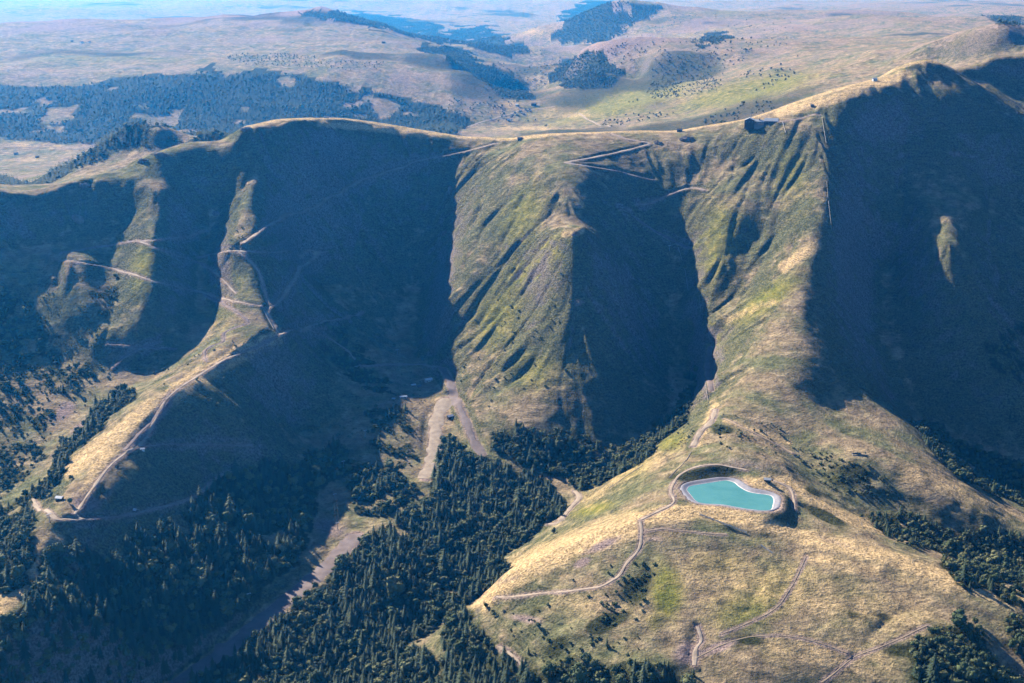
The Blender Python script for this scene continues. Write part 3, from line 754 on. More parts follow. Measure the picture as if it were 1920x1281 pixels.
# shrubs: small, scattered on the slopes
SHRUB_AREAS = [([(870,560),(1060,440),(1080,700),(900,790),(850,700)],70),([(560,640),(760,620),(800,760),(620,780)],130),([(0,520),(200,560),(220,720),(60,860),(0,900)],150),
 ([(1480,840),(1560,850),(1650,880),(1680,930),(1560,940)],110),([(1180,1040),(1240,1060),(1200,1160),(1100,1210)],50),([(560,760),(760,740),(790,880),(620,900)],90),([(1780,520),(1900,480),(1920,650),(1820,640)],50),([(280,640),(480,640),(420,760),(300,780)],40),
 ([(900,1130),(1180,1050),(1220,1240),(1000,1260)],60),([(1330,760),(1480,800),(1460,860),(1350,840)],50),([(400,380),(600,400),(560,480),(380,470)],60),([(1240,700),(1330,700),(1300,820),(1230,830)],50),([(1100,560),(1260,600),(1260,740),(1120,760)],40)]
shr = []
for pl, cnt in SHRUB_AREAS:
    P = np.array(pl, float)
    uu = rng.uniform(P[:, 0].min(), P[:, 0].max(), cnt * 3); vv = rng.uniform(P[:, 1].min(), P[:, 1].max(), cnt * 3)
    m = inside(uu, vv, pl); shr.append(np.stack([uu[m][:cnt], vv[m][:cnt]], 1))
shr = np.vstack(shr)
shx, shy, shz = cast(shr[:, 0], shr[:, 1])
ok = (shy < 3500) & (bare_mask[np.clip(np.searchsorted(YS, shy), 0, len(YS) - 1), np.clip(np.searchsorted(XS, shx), 0, len(XS) - 1)] < 0.2)
shx, shy, shz = shx[ok], shy[ok], shz[ok]

# far woods
FAR_WOODS = [([(0,160),(150,150),(300,136),(350,138),(395,118),(430,150),(480,128),(560,140),(640,150),(700,168),(800,196),(850,208),(885,225),(850,262),(500,262),(400,262),(200,272),(0,262),(-300,270),(-300,165)],0.8,12.0,14),
 ([(0,330),(60,342),(140,300),(215,262),(215,285),(130,320),(50,366),(0,372),(-200,380),(-200,330)],0.85,11,14),
 ([(1030,62),(1075,20),(1110,0),(1180,2),(1245,14),(1200,45),(1130,80),(1060,82)],0.2,24,16),
 ([(1050,128),(1090,97),(1120,110),(1182,138),(1140,170),(1060,166),(1030,152)],0.2,14,12),
 ([(600,24),(700,36),(830,62),(900,45),(960,72),(1000,92),(960,102),(880,86),(800,80),(700,52)],0.3,24,14),
 ([(780,80),(870,92),(930,125),(1000,160),(992,186),(960,188),(850,122)],0.2,13,11),([(560,20),(640,22),(760,34),(840,50),(800,62),(690,48),(600,34)],0.3,22,13),([(430,100),(600,112),(720,120),(700,132),(560,128),(440,120)],0.3,26,8),
 ([(1290,82),(1340,62),(1372,60),(1370,74),(1300,95)],0.6,16,13),
 ([(1850,30),(1920,28),(1920,42),(1870,44)],0.5,24,13),([(1230,140),(1340,150),(1330,175),(1240,190),(1210,165)],0.1,26,8)]
fx, fy, fsp, fh = [], [], [], []
for pl, sp, spac, ht in FAR_WOODS:
    P = np.array(pl, float)
    uu = np.linspace(P[:, 0].min(), P[:, 0].max(), 60); vv = np.linspace(P[:, 1].min(), P[:, 1].max(), 30)
    U, Vv = np.meshgrid(uu, vv); m = inside(U, Vv, pl)
    X, Y, Z = cast(U[m], Vv[m], 3500.0)
    g = Y < 40000
    if not g.any(): continue
    cxv, cyv = np.meshgrid(np.arange(X[g].min(), X[g].max(), spac), np.arange(Y[g].min(), np.percentile(Y[g], 99), spac))
    cxv = (cxv + rng.uniform(-.45, .45, cxv.shape) * spac).ravel(); cyv = (cyv + rng.uniform(-.45, .45, cyv.shape) * spac).ravel()
    cu_, cv_ = project(cxv, cyv, height(cxv, cyv) + ht * 0.4)
    cu_ = cu_ + 34 * fbm(cxv, cyv, 420, 4, 193); cv_ = cv_ + 12 * fbm(cxv, cyv, 420, 4, 194)
    m = inside(cu_, cv_, pl) & (fbm(cxv, cyv, 150, 3, 97) > -0.42) & (cyv > 3500)
    fx.append(cxv[m]); fy.append(cyv[m]); fsp.append(rng.random(m.sum()) < sp); fh.append(np.full(m.sum(), float(ht)))
# hedgerow and pasture trees in the far valley and on the moor
hu = rng.uniform(840, 1500, 2600); hv = rng.uniform(25, 240, 2600)
hx, hy, hz_ = cast(hu, hv, 3500.0); m = (hy < 30000) & (fbm(hx, hy, 260, 2, 98) > 0.05)
fx.append(hx[m]); fy.append(hy[m]); fsp.append(np.zeros(m.sum(), bool)); fh.append(np.full(m.sum(), 10.0))
fx = np.concatenate(fx); fy = np.concatenate(fy); fsp = np.concatenate(fsp); fh = np.concatenate(fh) * np.exp(rng.normal(0, 0.2, len(fx)))
fm = (GY > 3500) & (GY < 30000) & (PU > -350) & (PU < 2300) & (PV > -40) & (PV < 420)
gxf, gyf = GX[fm], GY[fm]; uf = PU[fm] + 34 * fbm(gxf, gyf, 420, 4, 193); vf = PV[fm] + 12 * fbm(gxf, gyf, 420, 4, 194)
fw = np.zeros(len(gxf), np.float32); cl = fbm(gxf, gyf, 150, 3, 97) > -0.42
for pl, sp, spac, ht in FAR_WOODS:
    if spac < 25: fw[inside(uf, vf, pl) & cl] = 1.0
heathy = smooth(0.05, 0.5, fbm(gxf, gyf, 750, 4, 83)) * 0.62 * smooth(3600, 4500, gyf)
wood[fm] = np.maximum(wood[fm], np.maximum(fw, heathy))

# ------------------------------------------------------------------ the ground: one sheet to the horizon
NX_, NY_ = len(XS), len(YS)
gi = np.arange(NX_ * NY_).reshape(NY_, NX_)
me = mesh_np('ground', np.stack([GX, GY, H], -1).reshape(-1, 3), np.stack([gi[:-1, :-1], gi[:-1, 1:], gi[1:, 1:], gi[1:, :-1]], -1).reshape(-1, 4), [M['ground']], True)
ca = me.color_attributes.new('cover', 'FLOAT_COLOR', 'POINT')
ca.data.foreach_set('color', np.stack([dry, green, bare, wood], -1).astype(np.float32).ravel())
tag(link(bpy.data.objects.new('ground', me)), 'mountain ground of grass, dry meadow and scree', kind='structure')

for w, mat, nm, Pl in track_lines:
    T = np.gradient(Pl, axis=0); T /= np.linalg.norm(T, axis=1)[:, None] + 1e-9
    Nn = np.stack([-T[:, 1], T[:, 0]], 1)
    wob = 1 + 0.42 * vnoise(np.arange(len(Pl)) * 0.16, np.zeros(len(Pl)) + w, 5)
    offs = [-0.62, -0.5, -0.17, 0.17, 0.5, 0.62]
    rows_ = []
    for o_ in offs:
        Q = Pl + Nn * (w * o_ * wob)[:, None]
        rows_.append(np.column_stack([Q, height(Q[:, 0], Q[:, 1]) + (-0.5 if abs(o_) > 0.6 else 0.35)]))
    Vt = np.stack(rows_, 1); n_, k_ = Vt.shape[:2]
    ii = np.arange(n_ * k_).reshape(n_, k_)
    mt = mesh_np(nm, Vt.reshape(-1, 3), np.stack([ii[:-1, :-1], ii[1:, :-1], ii[1:, 1:], ii[:-1, 1:]], -1).reshape(-1, 4)[:, ::-1], [M[mat]], True)
    tag(link(bpy.data.objects.new(nm, mt)), kind='structure')

# ------------------------------------------------------------------ reservoir
def ring_offset(P, d):
    T = np.roll(P, -1, 0) - np.roll(P, 1, 0); T /= np.linalg.norm(T, axis=1)[:, None]
    area = 0.5 * np.sum(P[:, 0] * np.roll(P[:, 1], -1) - np.roll(P[:, 0], -1) * P[:, 1])
    Nn = np.stack([T[:, 1], -T[:, 0]], 1) * (1 if area > 0 else -1)
    Q = P + Nn * d
    for _ in range(int(max(0, d))): Q = 0.25 * np.roll(Q, 1, 0) + 0.5 * Q + 0.25 * np.roll(Q, -1, 0)
    return Q
def ring_mesh(name, loops, mat):
    V_ = np.vstack([np.column_stack([P, np.full(len(P), z)]) for P, z in loops]); n_ = len(loops[0][0]); F_ = []
    for k in range(len(loops) - 1):
        a = np.arange(n_) + k * n_; b = np.roll(np.arange(n_), -1) + k * n_
        F_.append(np.stack([a, b, b + n_, a + n_], 1))
    return mesh_np(name, V_, np.vstack(F_), [mat], True)
mw, N, L, P = new_mat('turquoise_water')
tc = N.new('ShaderNodeNewGeometry'); nz = noise(N, L, 0.03, 5, 0.65, tc.outputs['Position']); r_ = ramp(N, [(0.3, (0.065, 0.225, 0.215)), (0.7, (0.10, 0.29, 0.275))]); L.new(nz.outputs[0], r_.inputs[0]); L.new(r_.outputs[0], P.inputs['Base Color'])
P.inputs['Roughness'].default_value = 0.12; P.inputs['IOR'].default_value = 1.33
nz2 = noise(N, L, 1.2, 3, 0.6, tc.outputs['Position']); b_ = N.new('ShaderNodeBump'); b_.inputs['Distance'].default_value = 0.05; b_.inputs['Strength'].default_value = 0.5; L.new(nz2.outputs[0], b_.inputs['Height']); L.new(b_.outputs[0], P.inputs['Normal'])
bmw = bmesh.new(); vs = [bmw.verts.new((p[0], p[1], pz)) for p in ring_offset(pond, 0.8)]; bmw.faces.new(vs); bmesh.ops.triangulate(bmw, faces=bmw.faces[:])
bmesh.ops.recalc_face_normals(bmw, faces=bmw.faces[:])
if sum(f.normal.z for f in bmw.faces) < 0: bmesh.ops.reverse_faces(bmw, faces=bmw.faces[:])
mwm = bpy.data.meshes.new('reservoir_water'); bmw.to_mesh(mwm); mwm.materials.append(mw)
tag(link(bpy.data.objects.new('reservoir_water', mwm)), 'flat turquoise water in the hilltop reservoir', kind='structure')
M['liner'] = plain('grey_liner', (0.20, 0.20, 0.235), (0.29, 0.29, 0.33), 0.2, 0.6)
M['pale_liner'] = plain('bleached_liner', (0.38, 0.37, 0.38), (0.74, 0.72, 0.73), 0.22, 0.7)
res = link(bpy.data.objects.new('reservoir_basin', None)); res.location = (pc[0], pc[1], pz)
tag(res, 'grey lined bank ringing the turquoise reservoir on the hill', 'reservoir')
lin = bpy.data.objects.new('liner', ring_mesh('liner', [(ring_offset(pond, 1.3), pz + 0.45), (ring_offset(pond, 4.5), pz + 1.3), (ring_offset(pond, LINER_W), pz + RIM + 0.1), (ring_offset(pond, LINER_W + 2.8), pz + RIM + 0.25), (ring_offset(pond, LINER_W + 5), pz + RIM - 0.8)], M['liner']))
link(lin, res); lin.matrix_parent_inverse = Matrix.Translation(-Vector(res.location))
wl_ = bpy.data.objects.new('waterline_band', ring_mesh('waterline_band', [(ring_offset(pond, -0.8), pz - 0.5), (pond, pz + 0.05), (ring_offset(pond, 1.3), pz + 0.45)], M['pale_liner']))
link(wl_, res); wl_.matrix_parent_inverse = Matrix.Translation(-Vector(res.location))

# ------------------------------------------------------------------ trees
def leaf_mat(name, dark, mid_, light):
    m, N, L, P = new_mat(name)
    geo = N.new('ShaderNodeNewGeometry'); oi = N.new('ShaderNodeObjectInfo')
    t = noise(N, L, 0.45, 3, 0.6, geo.outputs['Position'])
    f = math_n(N, L, 'ADD', math_n(N, L, 'MULTIPLY', t.outputs[0], 0.6), math_n(N, L, 'MULTIPLY', oi.outputs['Random'], 0.42))
    r = ramp(N, [(0.25, dark), (0.5, mid_), (0.78, light)]); L.new(f, r.inputs[0]); L.new(r.outputs[0], P.inputs['Base Color'])
    P.inputs['Roughness'].default_value = 0.8; P.inputs['Specular IOR Level'].default_value = 0.15
    return m
M['spruce'] = leaf_mat('spruce_needles', (0.024, 0.044, 0.026), (0.042, 0.068, 0.038), (0.08, 0.105, 0.055))
M['leaf'] = leaf_mat('broad_leaves', (0.04, 0.068, 0.032), (0.085, 0.115, 0.05), (0.19, 0.19, 0.085))
M['bark'] = plain('bark', (0.06, 0.045, 0.035), (0.13, 0.10, 0.08), 2.0, 0.95)

def spruce_parts(seed, tiers=11):
    """unit height 1: crown and trunk meshes"""
    r = random.Random(seed); V_, F_ = [], []
    for k in range(tiers):
        t = k / (tiers - 1); z1 = 0.10 + 0.88 * t ** 0.92
        rad = 0.27 * (1 - t) ** 0.85 * r.uniform(0.85, 1.12) + 0.012
        pts = r.randint(9, 12); zt = z1 + 0.13 * (1 - 0.45 * t); a0 = r.uniform(0, 6.28)
        top = len(V_); V_.append((r.uniform(-.006, .006), r.uniform(-.006, .006), min(1.0, zt)))
        base = len(V_)
        for q in range(pts):
            a = a0 + q * 2 * math.pi / pts
            ro = rad * r.uniform(0.72, 1.22); ri = rad * r.uniform(0.38, 0.55)
            V_.append((ro * math.cos(a), ro * math.sin(a), z1 - 0.035 * r.uniform(0.3, 1.6) * (1 - t)))
            a += math.pi / pts
            V_.append((ri * math.cos(a), ri * math.sin(a), z1 + 0.03))
        for q in range(2 * pts): F_.append((top, base + q, base + (q + 1) % (2 * pts)))
    crown = mesh_np('spruce_crown', V_, F_, [M['spruce']])
    return crown, trunk_mesh('spruce_trunk', 0.017, 0.55, seed)
def trunk_mesh(name, rad, h, seed, limbs=0):
    r = random.Random(seed); V_, F_ = [], []
    def tube(p, q, r0, r1, k=6):
        p, q = Vector(p), Vector(q); d = (q - p).normalized(); x = d.orthogonal().normalized(); y = d.cross(x); b = len(V_)
        for c, rr in ((p, r0), (q, r1)):
            for i in range(k):
                a = 2 * math.pi * i / k; V_.append(tuple(c + x * rr * math.cos(a) + y * rr * math.sin(a)))
        for i in range(k):
            j = (i + 1) % k; F_.append((b + i, b + j, b + k + j)); F_.append((b + i, b + k + j, b + k + i))
    tube((0, 0, -0.12), (0.01, 0, h * 0.5), rad * 1.25, rad * 0.85); tube((0.01, 0, h * 0.5), (0, 0.01, h), rad * 0.85, rad * 0.4)
    for i in range(limbs):
        a = i * 2.4 + r.random(); tube((0, 0, h * (0.45 + 0.1 * i)), (0.2 * math.cos(a), 0.2 * math.sin(a), h * (0.75 + 0.1 * i)), rad * 0.5, rad * 0.2, 5)
    return mesh_np(name, V_, F_, [M['bark']])
def broad_parts(seed, leaves=260, wide=0.44, low=0.10):
    r = random.Random(seed); q = np.random.default_rng(seed)
    lobes = []
    for i in range(9):
        a = r.uniform(0, 6.28); d = r.uniform(0.0, 0.26) * (wide / .44); z = r.uniform(0.30, 0.78)
        lobes.append((d * math.cos(a), d * math.sin(a), z, r.uniform(0.15, 0.23) * (wide / .44) ** .7))
    lobes.append((0, 0, 0.55, 0.27))
    V_, F_ = [], []
    bm = bmesh.new()
    for (x, y, z, rad) in lobes:
        bm2 = bmesh.ops.create_icosphere(bm, subdivisions=1, radius=rad * 0.86, matrix=Matrix.Translation((x, y, z)))
    for v in bm.verts:
        v.co += Vector((r.uniform(-.03, .03), r.uniform(-.03, .03), r.uniform(-.03, .03)))
    bm.verts.index_update()
    V_ = [tuple(v.co) for v in bm.verts]; F_ = [tuple(v.index for v in f.verts) for f in bm.faces]; bm.free()
    for i in range(leaves):
        x, y, z, rad = lobes[r.randrange(len(lobes))]
        d = Vector(q.normal(size=3)).normalized()
        if d.z < -0.35: d.z *= -0.6
        c = Vector((x, y, z)) + d * rad * r.uniform(0.86, 1.14)
        s_ = r.uniform(0.035, 0.07)
        ax = (d + Vector(q.normal(size=3)) * 0.7).normalized(); e1 = ax.orthogonal().normalized(); e2 = ax.cross(e1)
        b = len(V_)
        for (m1, m2) in ((1, 0.2), (-0.3, 1), (-0.7, -0.9)): V_.append(tuple(c + e1 * s_ * m1 + e2 * s_ * m2))
        F_.append((b, b + 1, b + 2))
    V_ = [(x, y, max(low, z)) for x, y, z in V_]
    return mesh_np('broadleaf_crown', V_, F_, [M['leaf']]), trunk_mesh('broadleaf_trunk', 0.03, 0.55, seed, 3)
SPR = [spruce_parts(100 + k, 8 + k % 5) for k in range(5)]
BRO = [broad_parts(200 + k, 260, 0.36 + 0.04 * k) for k in range(5)]
SHR = [broad_parts(300 + k, 140, 0.62, 0.0)[0] for k in range(3)]
def tree_object(name, parts, loc, h, rz, label, cat, group=None, width=1.0):
    t = bpy.data.objects.new(name, None); col.objects.link(t)
    t.location = loc; t.rotation_euler = (0, 0, rz); t.scale = (h * width, h * width, h); t.empty_display_size = 0.2
    tag(t, label, cat, group)
    link(bpy.data.objects.new('trunk', parts[1]), t); link(bpy.data.objects.new('crown', parts[0]), t)
    return t
lx, ly, lz = cast([l[0] for l in LONE], [l[1] for l in LONE])
for k, (u, v, h, sp, lab) in enumerate(LONE):
    tree_object('spruce_tree' if sp else 'broadleaf_tree', SPR[k % 5] if sp else BRO[k % 5], (lx[k], ly[k], lz[k] - 0.3), h, k * 1.3, lab, 'tree', None, 1.0 if sp else 1.15)
# the ones that show largest in the picture stand as objects of their own
su, sv = project(SPx, SPy, SPz + 6)
infr = (su > 5) & (su < 1915) & (sv > 5) & (sv < 1276) & seen(SPx, SPy, SPz + 8, 20)
big = sizes / SPy
own = np.zeros(len(SPx), bool)
for kind_ in (True, False):
    c = np.where(infr & (is_spruce == kind_))[0]
    quota = 300 - sum(1 for l in LONE if l[3] == kind_)
    # a broad sample over all woods: those nearest first, each wood keeps some
    own[c[np.argsort(-big[c])][:quota]] = True
def size_word(k):
    q = sizes[k] / WOODS[SPr[k]][3]
    return 'tall' if q > 1.18 else 'small' if q < 0.85 else 'middling'
def place_word(k):
    m = own & (SPr == SPr[k]); lo, hi = np.percentile(sv[m], 33), np.percentile(sv[m], 67); a, b = np.percentile(su[m], 33), np.percentile(su[m], 67)
    return ', ' + ('upper' if sv[k] < lo else 'lower' if sv[k] > hi else 'middle') + ' ' + ('left' if su[k] < a else 'right' if su[k] > b else 'centre') + ' of it'
for k in np.where(own)[0]:
    d = WOODS[SPr[k]][4]; sp = bool(is_spruce[k])
    tree_object('spruce_tree' if sp else 'broadleaf_tree', (SPR if sp else BRO)[k % 5], (SPx[k], SPy[k], SPz[k] - 0.3), sizes[k] * (1.1 if sp else 0.8), rng.uniform(0, 6.28),
                size_word(k) + (' dark pointed spruce ' if sp else ' rounded leafy tree ') + d + place_word(k), 'tree', ('spruces ' if sp else 'broadleaved trees ') + d, rng.uniform(0.95, 1.3) if sp else rng.uniform(0.95, 1.3))

def scatter(name, label, cat, pts, scl, wid, protos, seed):
    """one mass of countless plants: points carrying instances"""
    me_ = bpy.data.meshes.new(name); me_.vertices.add(len(pts)); me_.vertices.foreach_set('co', np.asarray(pts, np.float32).ravel())
    q = np.random.default_rng(seed)
    at_ = me_.attributes.new('size', 'FLOAT_VECTOR', 'POINT'); at_.data.foreach_set('vector', np.stack([scl * wid, scl * wid, scl], 1).astype(np.float32).ravel())
    at_ = me_.attributes.new('turn', 'FLOAT_VECTOR', 'POINT'); tv_ = np.zeros((len(pts), 3), np.float32); tv_[:, 2] = q.uniform(0, 6.28, len(pts)); at_.data.foreach_set('vector', tv_.ravel())
    at_ = me_.attributes.new('pick', 'INT', 'POINT'); at_.data.foreach_set('value', q.integers(0, len(protos), len(pts)).astype(np.int32))
    o = link(bpy.data.objects.new(name, me_)); tag(o, label, cat, kind='stuff')
    pcx = bpy.data.collections.new(name + '_plants')
    for i, pm in enumerate(protos):
        pcx.objects.link(bpy.data.objects.new('%s_plant_%02d' % (name, i), pm))
    g = bpy.data.node_groups.new(name, 'GeometryNodeTree')
    g.interface.new_socket('Geometry', in_out='INPUT', socket_type='NodeSocketGeometry'); g.interface.new_socket('Geometry', in_out='OUTPUT', socket_type='NodeSocketGeometry')
    N = g.nodes; L = g.links
    gi_, go_ = N.new('NodeGroupInput'), N.new('NodeGroupOutput')
    ci = N.new('GeometryNodeCollectionInfo'); ci.inputs['Collection'].default_value = pcx; ci.inputs['Separate Children'].default_value = True; ci.inputs['Reset Children'].default_value = True
    ip = N.new('GeometryNodeInstanceOnPoints'); ip.inputs['Pick Instance'].default_value = True
    def na(nm_, ty):
        a = N.new('GeometryNodeInputNamedAttribute'); a.data_type = ty; a.inputs['Name'].default_value = nm_; return a.outputs['Attribute']
    L.new(gi_.outputs[0], ip.inputs['Points']); L.new(ci.outputs[0], ip.inputs['Instance']); L.new(na('pick', 'INT'), ip.inputs['Instance Index'])
    L.new(na('turn', 'FLOAT_VECTOR'), ip.inputs['Rotation']); L.new(na('size', 'FLOAT_VECTOR'), ip.inputs['Scale']); L.new(ip.outputs[0], go_.inputs[0])
    md_ = o.modifiers.new('plants', 'NODES'); md_.node_group = g
    return o
rest = ~own
for kind_, nm_, lab_ in ((True, 'spruce_forest', 'mass of dark spruces filling the valley forest'), (False, 'broadleaf_forest', 'mass of rounded broadleaved trees in the valley woods')):
    m = rest & (is_spruce == kind_)
    scatter(nm_, lab_, 'forest', np.stack([SPx[m], SPy[m], SPz[m] - 0.3], 1), sizes[m] * (1.1 if kind_ else 0.8), rng.uniform(0.9, 1.4, m.sum()), [p[0] for p in (SPR if kind_ else BRO)], 5)
fz = height(fx, fy)
FSP = [spruce_parts(400 + k, 5)[0] for k in range(2)]; FBR = [broad_parts(500 + k, 40)[0] for k in range(2)]
for kind_, nm_, lab_ in ((True, 'distant_spruce_forest', 'distant blue spruce forest below the moor'), (False, 'distant_broadleaf_wood', 'distant hazy woods and hedges in the far valley')):
    m = fsp == kind_
    scatter(nm_, lab_, 'forest', np.stack([fx[m], fy[m], fz[m] - 0.3], 1), fh[m] * (1.15 if kind_ else 0.9), np.full(m.sum(), 1.25), FSP if kind_ else FBR, 6)
print('TREES', own.sum(), rest.sum(), 'FAR', len(fx), 'SHRUBS', len(shx))
# shrubs
dsh = np.argsort(shy); ssz = rng.uniform(2.2, 5.0, len(shx))
for q_, k in enumerate(dsh[:300]):
    o = link(bpy.data.objects.new('shrub', SHR[k % 3])); o.location = (shx[k], shy[k], shz[k] - 0.4); o.scale = (ssz[k] * 1.2, ssz[k] * 1.2, ssz[k]); o.rotation_euler = (0, 0, k * 0.7)
    if shx[k] < -250: d = 'on the slopes round the left spur'
    elif shx[k] < 150: d = 'on the slopes in the middle of the valley'
    else: d = 'on the open slopes on the right'
    tag(o, 'small round dark shrub scattered ' + d, 'shrub', 'shrubs ' + d)
rs = dsh[300:]
if len(rs): scatter('shrubs', 'scrub of small dark bushes on the upper slopes', 'scrub', np.stack([shx[rs], shy[rs], shz[rs] - 0.4], 1), ssz[rs], np.full(len(rs), 1.2), SHR, 8)
#==VEG-END==
# ------------------------------------------------------------------ small builders
def mb_box(bm, x0, x1, y0, y1, z0, z1):
    r = bmesh.ops.create_cube(bm, size=1.0)
    bmesh.ops.scale(bm, vec=(x1 - x0, y1 - y0, z1 - z0), verts=r['verts']); bmesh.ops.translate(bm, vec=((x0 + x1) / 2, (y0 + y1) / 2, (z0 + z1) / 2), verts=r['verts'])
def mb_tube(bm, p, q, r0, r1=None, k=8):
    r1 = r0 if r1 is None else r1
    p, q = Vector(p), Vector(q); d = q - p
    r = bmesh.ops.create_cone(bm, cap_ends=True, segments=k, radius1=r0, radius2=r1, depth=d.length)
    bmesh.ops.transform(bm, matrix=Matrix.Translation((p + q) / 2) @ d.to_track_quat('Z', 'Y').to_matrix().to_4x4(), verts=r['verts'])
def part(name, bm, mat, parent=None):
    m_ = bpy.data.meshes.new(name); bmesh.ops.recalc_face_normals(bm, faces=bm.faces[:]); bm.to_mesh(m_); bm.free(); m_.materials.append(M[mat])
    return link(bpy.data.objects.new(name, m_), parent)
def prism(bm, pts, y0, y1):                     # outline in x-z pushed along y
    a = [bm.verts.new((x, y0, z)) for x, z in pts]; b = [bm.verts.new((x, y1, z)) for x, z in pts]
    bm.faces.new(a); bm.faces.new(b[::-1]); n_ = len(pts)
    for i in range(n_): bm.faces.new((a[i], a[(i + 1) % n_], b[(i + 1) % n_], b[i]))
def empty(name, loc, rz, label, cat, group=None):
    e = link(bpy.data.objects.new(name, None)); e.location = loc; e.rotation_euler = (0, 0, rz); e.empty_display_size = 0.5
    tag(e, label, cat, group); return e
def spot(u, v):
    X, Y, Z = cast([u], [v]); return float(X[0]), float(Y[0]), float(Z[0])
def spots(l):
    X, Y, Z = cast([p[0] for p in l], [p[1] for p in l]); return [(float(a), float(b), float(c)) for a, b, c in zip(X, Y, Z)]
M['stone'] = plain('grey_stone', (0.16, 0.145, 0.13), (0.32, 0.29, 0.26), 0.6, 0.95, 0.15)
M['render_wall'] = plain('pale_render', (0.42, 0.40, 0.37), (0.55, 0.52, 0.48), 0.3, 0.9)
M['white_wall'] = plain('white_render', (0.66, 0.64, 0.61), (0.78, 0.76, 0.73), 0.3, 0.9)
M['dark_wood'] = plain('dark_boards', (0.05, 0.038, 0.03), (0.11, 0.08, 0.06), 1.2, 0.85)
M['zinc'] = plain('zinc_roof', (0.30, 0.34, 0.38), (0.42, 0.46, 0.50), 0.25, 0.45)
M['slate'] = plain('slate_roof', (0.09, 0.095, 0.11), (0.17, 0.175, 0.19), 0.6, 0.7)
M['white_metal'] = plain('white_metal', (0.62, 0.63, 0.64), (0.74, 0.75, 0.76), 0.5, 0.5)
M['steel'] = plain('galvanised_steel', (0.22, 0.23, 0.24), (0.36, 0.37, 0.38), 0.8, 0.45)
M['dark_steel'] = plain('dark_steel', (0.05, 0.05, 0.055), (0.10, 0.10, 0.11), 0.8, 0.5)
M['glass'] = plain('dark_glass', (0.03, 0.04, 0.05), (0.05, 0.06, 0.075), 0.5, 0.12)
M['door'] = plain('painted_door', (0.10, 0.07, 0.05), (0.16, 0.11, 0.08), 1.0, 0.7)
M['fence'] = plain('weathered_fence_boards', (0.45, 0.42, 0.38), (0.62, 0.58, 0.53), 0.9, 0.9)
M['rock'] = plain('crag_rock', (0.10, 0.085, 0.075), (0.30, 0.25, 0.215), 0.16, 0.95, 0.5)
M['red'] = plain('red_paint', (0.30, 0.05, 0.04), (0.42, 0.08, 0.06), 0.6, 0.6)

def gabled(parent, x0, x1, y0, y1, zb, eave, ridge, wall='stone', roof='zinc', along='x', windows=3, door=False, depth=6.0):
    """wall block with gable roof; front is the -y side"""
    bm = bmesh.new(); cx_ = (x0 + x1) / 2; cy_ = (y0 + y1) / 2
    if along == 'x':
        a = [(y0, zb), (y1, zb), (y1, eave), (cy_, ridge), (y0, eave)]
        va = [bm.verts.new((x0, p[0], p[1])) for p in a]; vb = [bm.verts.new((x1, p[0], p[1])) for p in a]
        bm.faces.new(va); bm.faces.new(vb[::-1])
        for i in range(5): bm.faces.new((va[i], va[(i + 1) % 5], vb[(i + 1) % 5], vb[i]))
    else:
        prism(bm, [(x0, zb), (x1, zb), (x1, eave), (cx_, ridge), (x0, eave)], y0, y1)
    w = part('wall', bm, wall, parent)
    bm = bmesh.new(); t, o = 0.35, 0.7
    if along == 'x':
        sl = (ridge - eave) / (cy_ - y0)
        for s_ in (-1, 1):
            e = y0 - o if s_ < 0 else y1 + o; ez = eave - sl * o
            q = [(e, ez + 0.02), (cy_, ridge + 0.02), (cy_, ridge + t), (e, ez + t)]
            va = [bm.verts.new((x0 - o, p[0], p[1])) for p in q]; vb = [bm.verts.new((x1 + o, p[0], p[1])) for p in q]
            bm.faces.new(va); bm.faces.new(vb[::-1])
            for i in range(4): bm.faces.new((va[i], va[(i + 1) % 4], vb[(i + 1) % 4], vb[i]))
    else:
        sl = (ridge - eave) / (cx_ - x0)
        for s_ in (-1, 1):
            e = x0 - o if s_ < 0 else x1 + o; ez = eave - sl * o
            prism(bm, [(e, ez + 0.02), (cx_, ridge + 0.02), (cx_, ridge + t), (e, ez + t)], y0 - o, y1 + o)
    part('roof', bm, roof, parent)
    if windows:
        wz = max(zb, 0) + (eave - max(zb, 0)) * 0.55; ww = min(2.4, (x1 - x0) / windows * 0.55); wh = min(2.2, (eave - max(zb, 0)) * 0.35)
        for i in range(windows):
            x = x0 + (x1 - x0) * (i + 0.5) / windows
            bm = bmesh.new(); mb_box(bm, x - ww / 2, x + ww / 2, y0 - 0.12, y0 + 0.2, wz - wh / 2, wz + wh / 2); f = part('window', bm, 'white_metal', parent)
            bm = bmesh.new(); mb_box(bm, x - ww / 2 + 0.15, x + ww / 2 - 0.15, y0 - 0.16, y0 - 0.05, wz - wh / 2 + 0.15, wz + wh / 2 - 0.15); part('pane', bm, 'glass', f)
    if door:
        x = x0 + (x1 - x0) * 0.2
        bm = bmesh.new(); mb_box(bm, x - 0.9, x + 0.9, y0 - 0.1, y0 + 0.2, 0.1, min(2.5, eave * 0.8)); part('door', bm, 'door', parent)
    return w

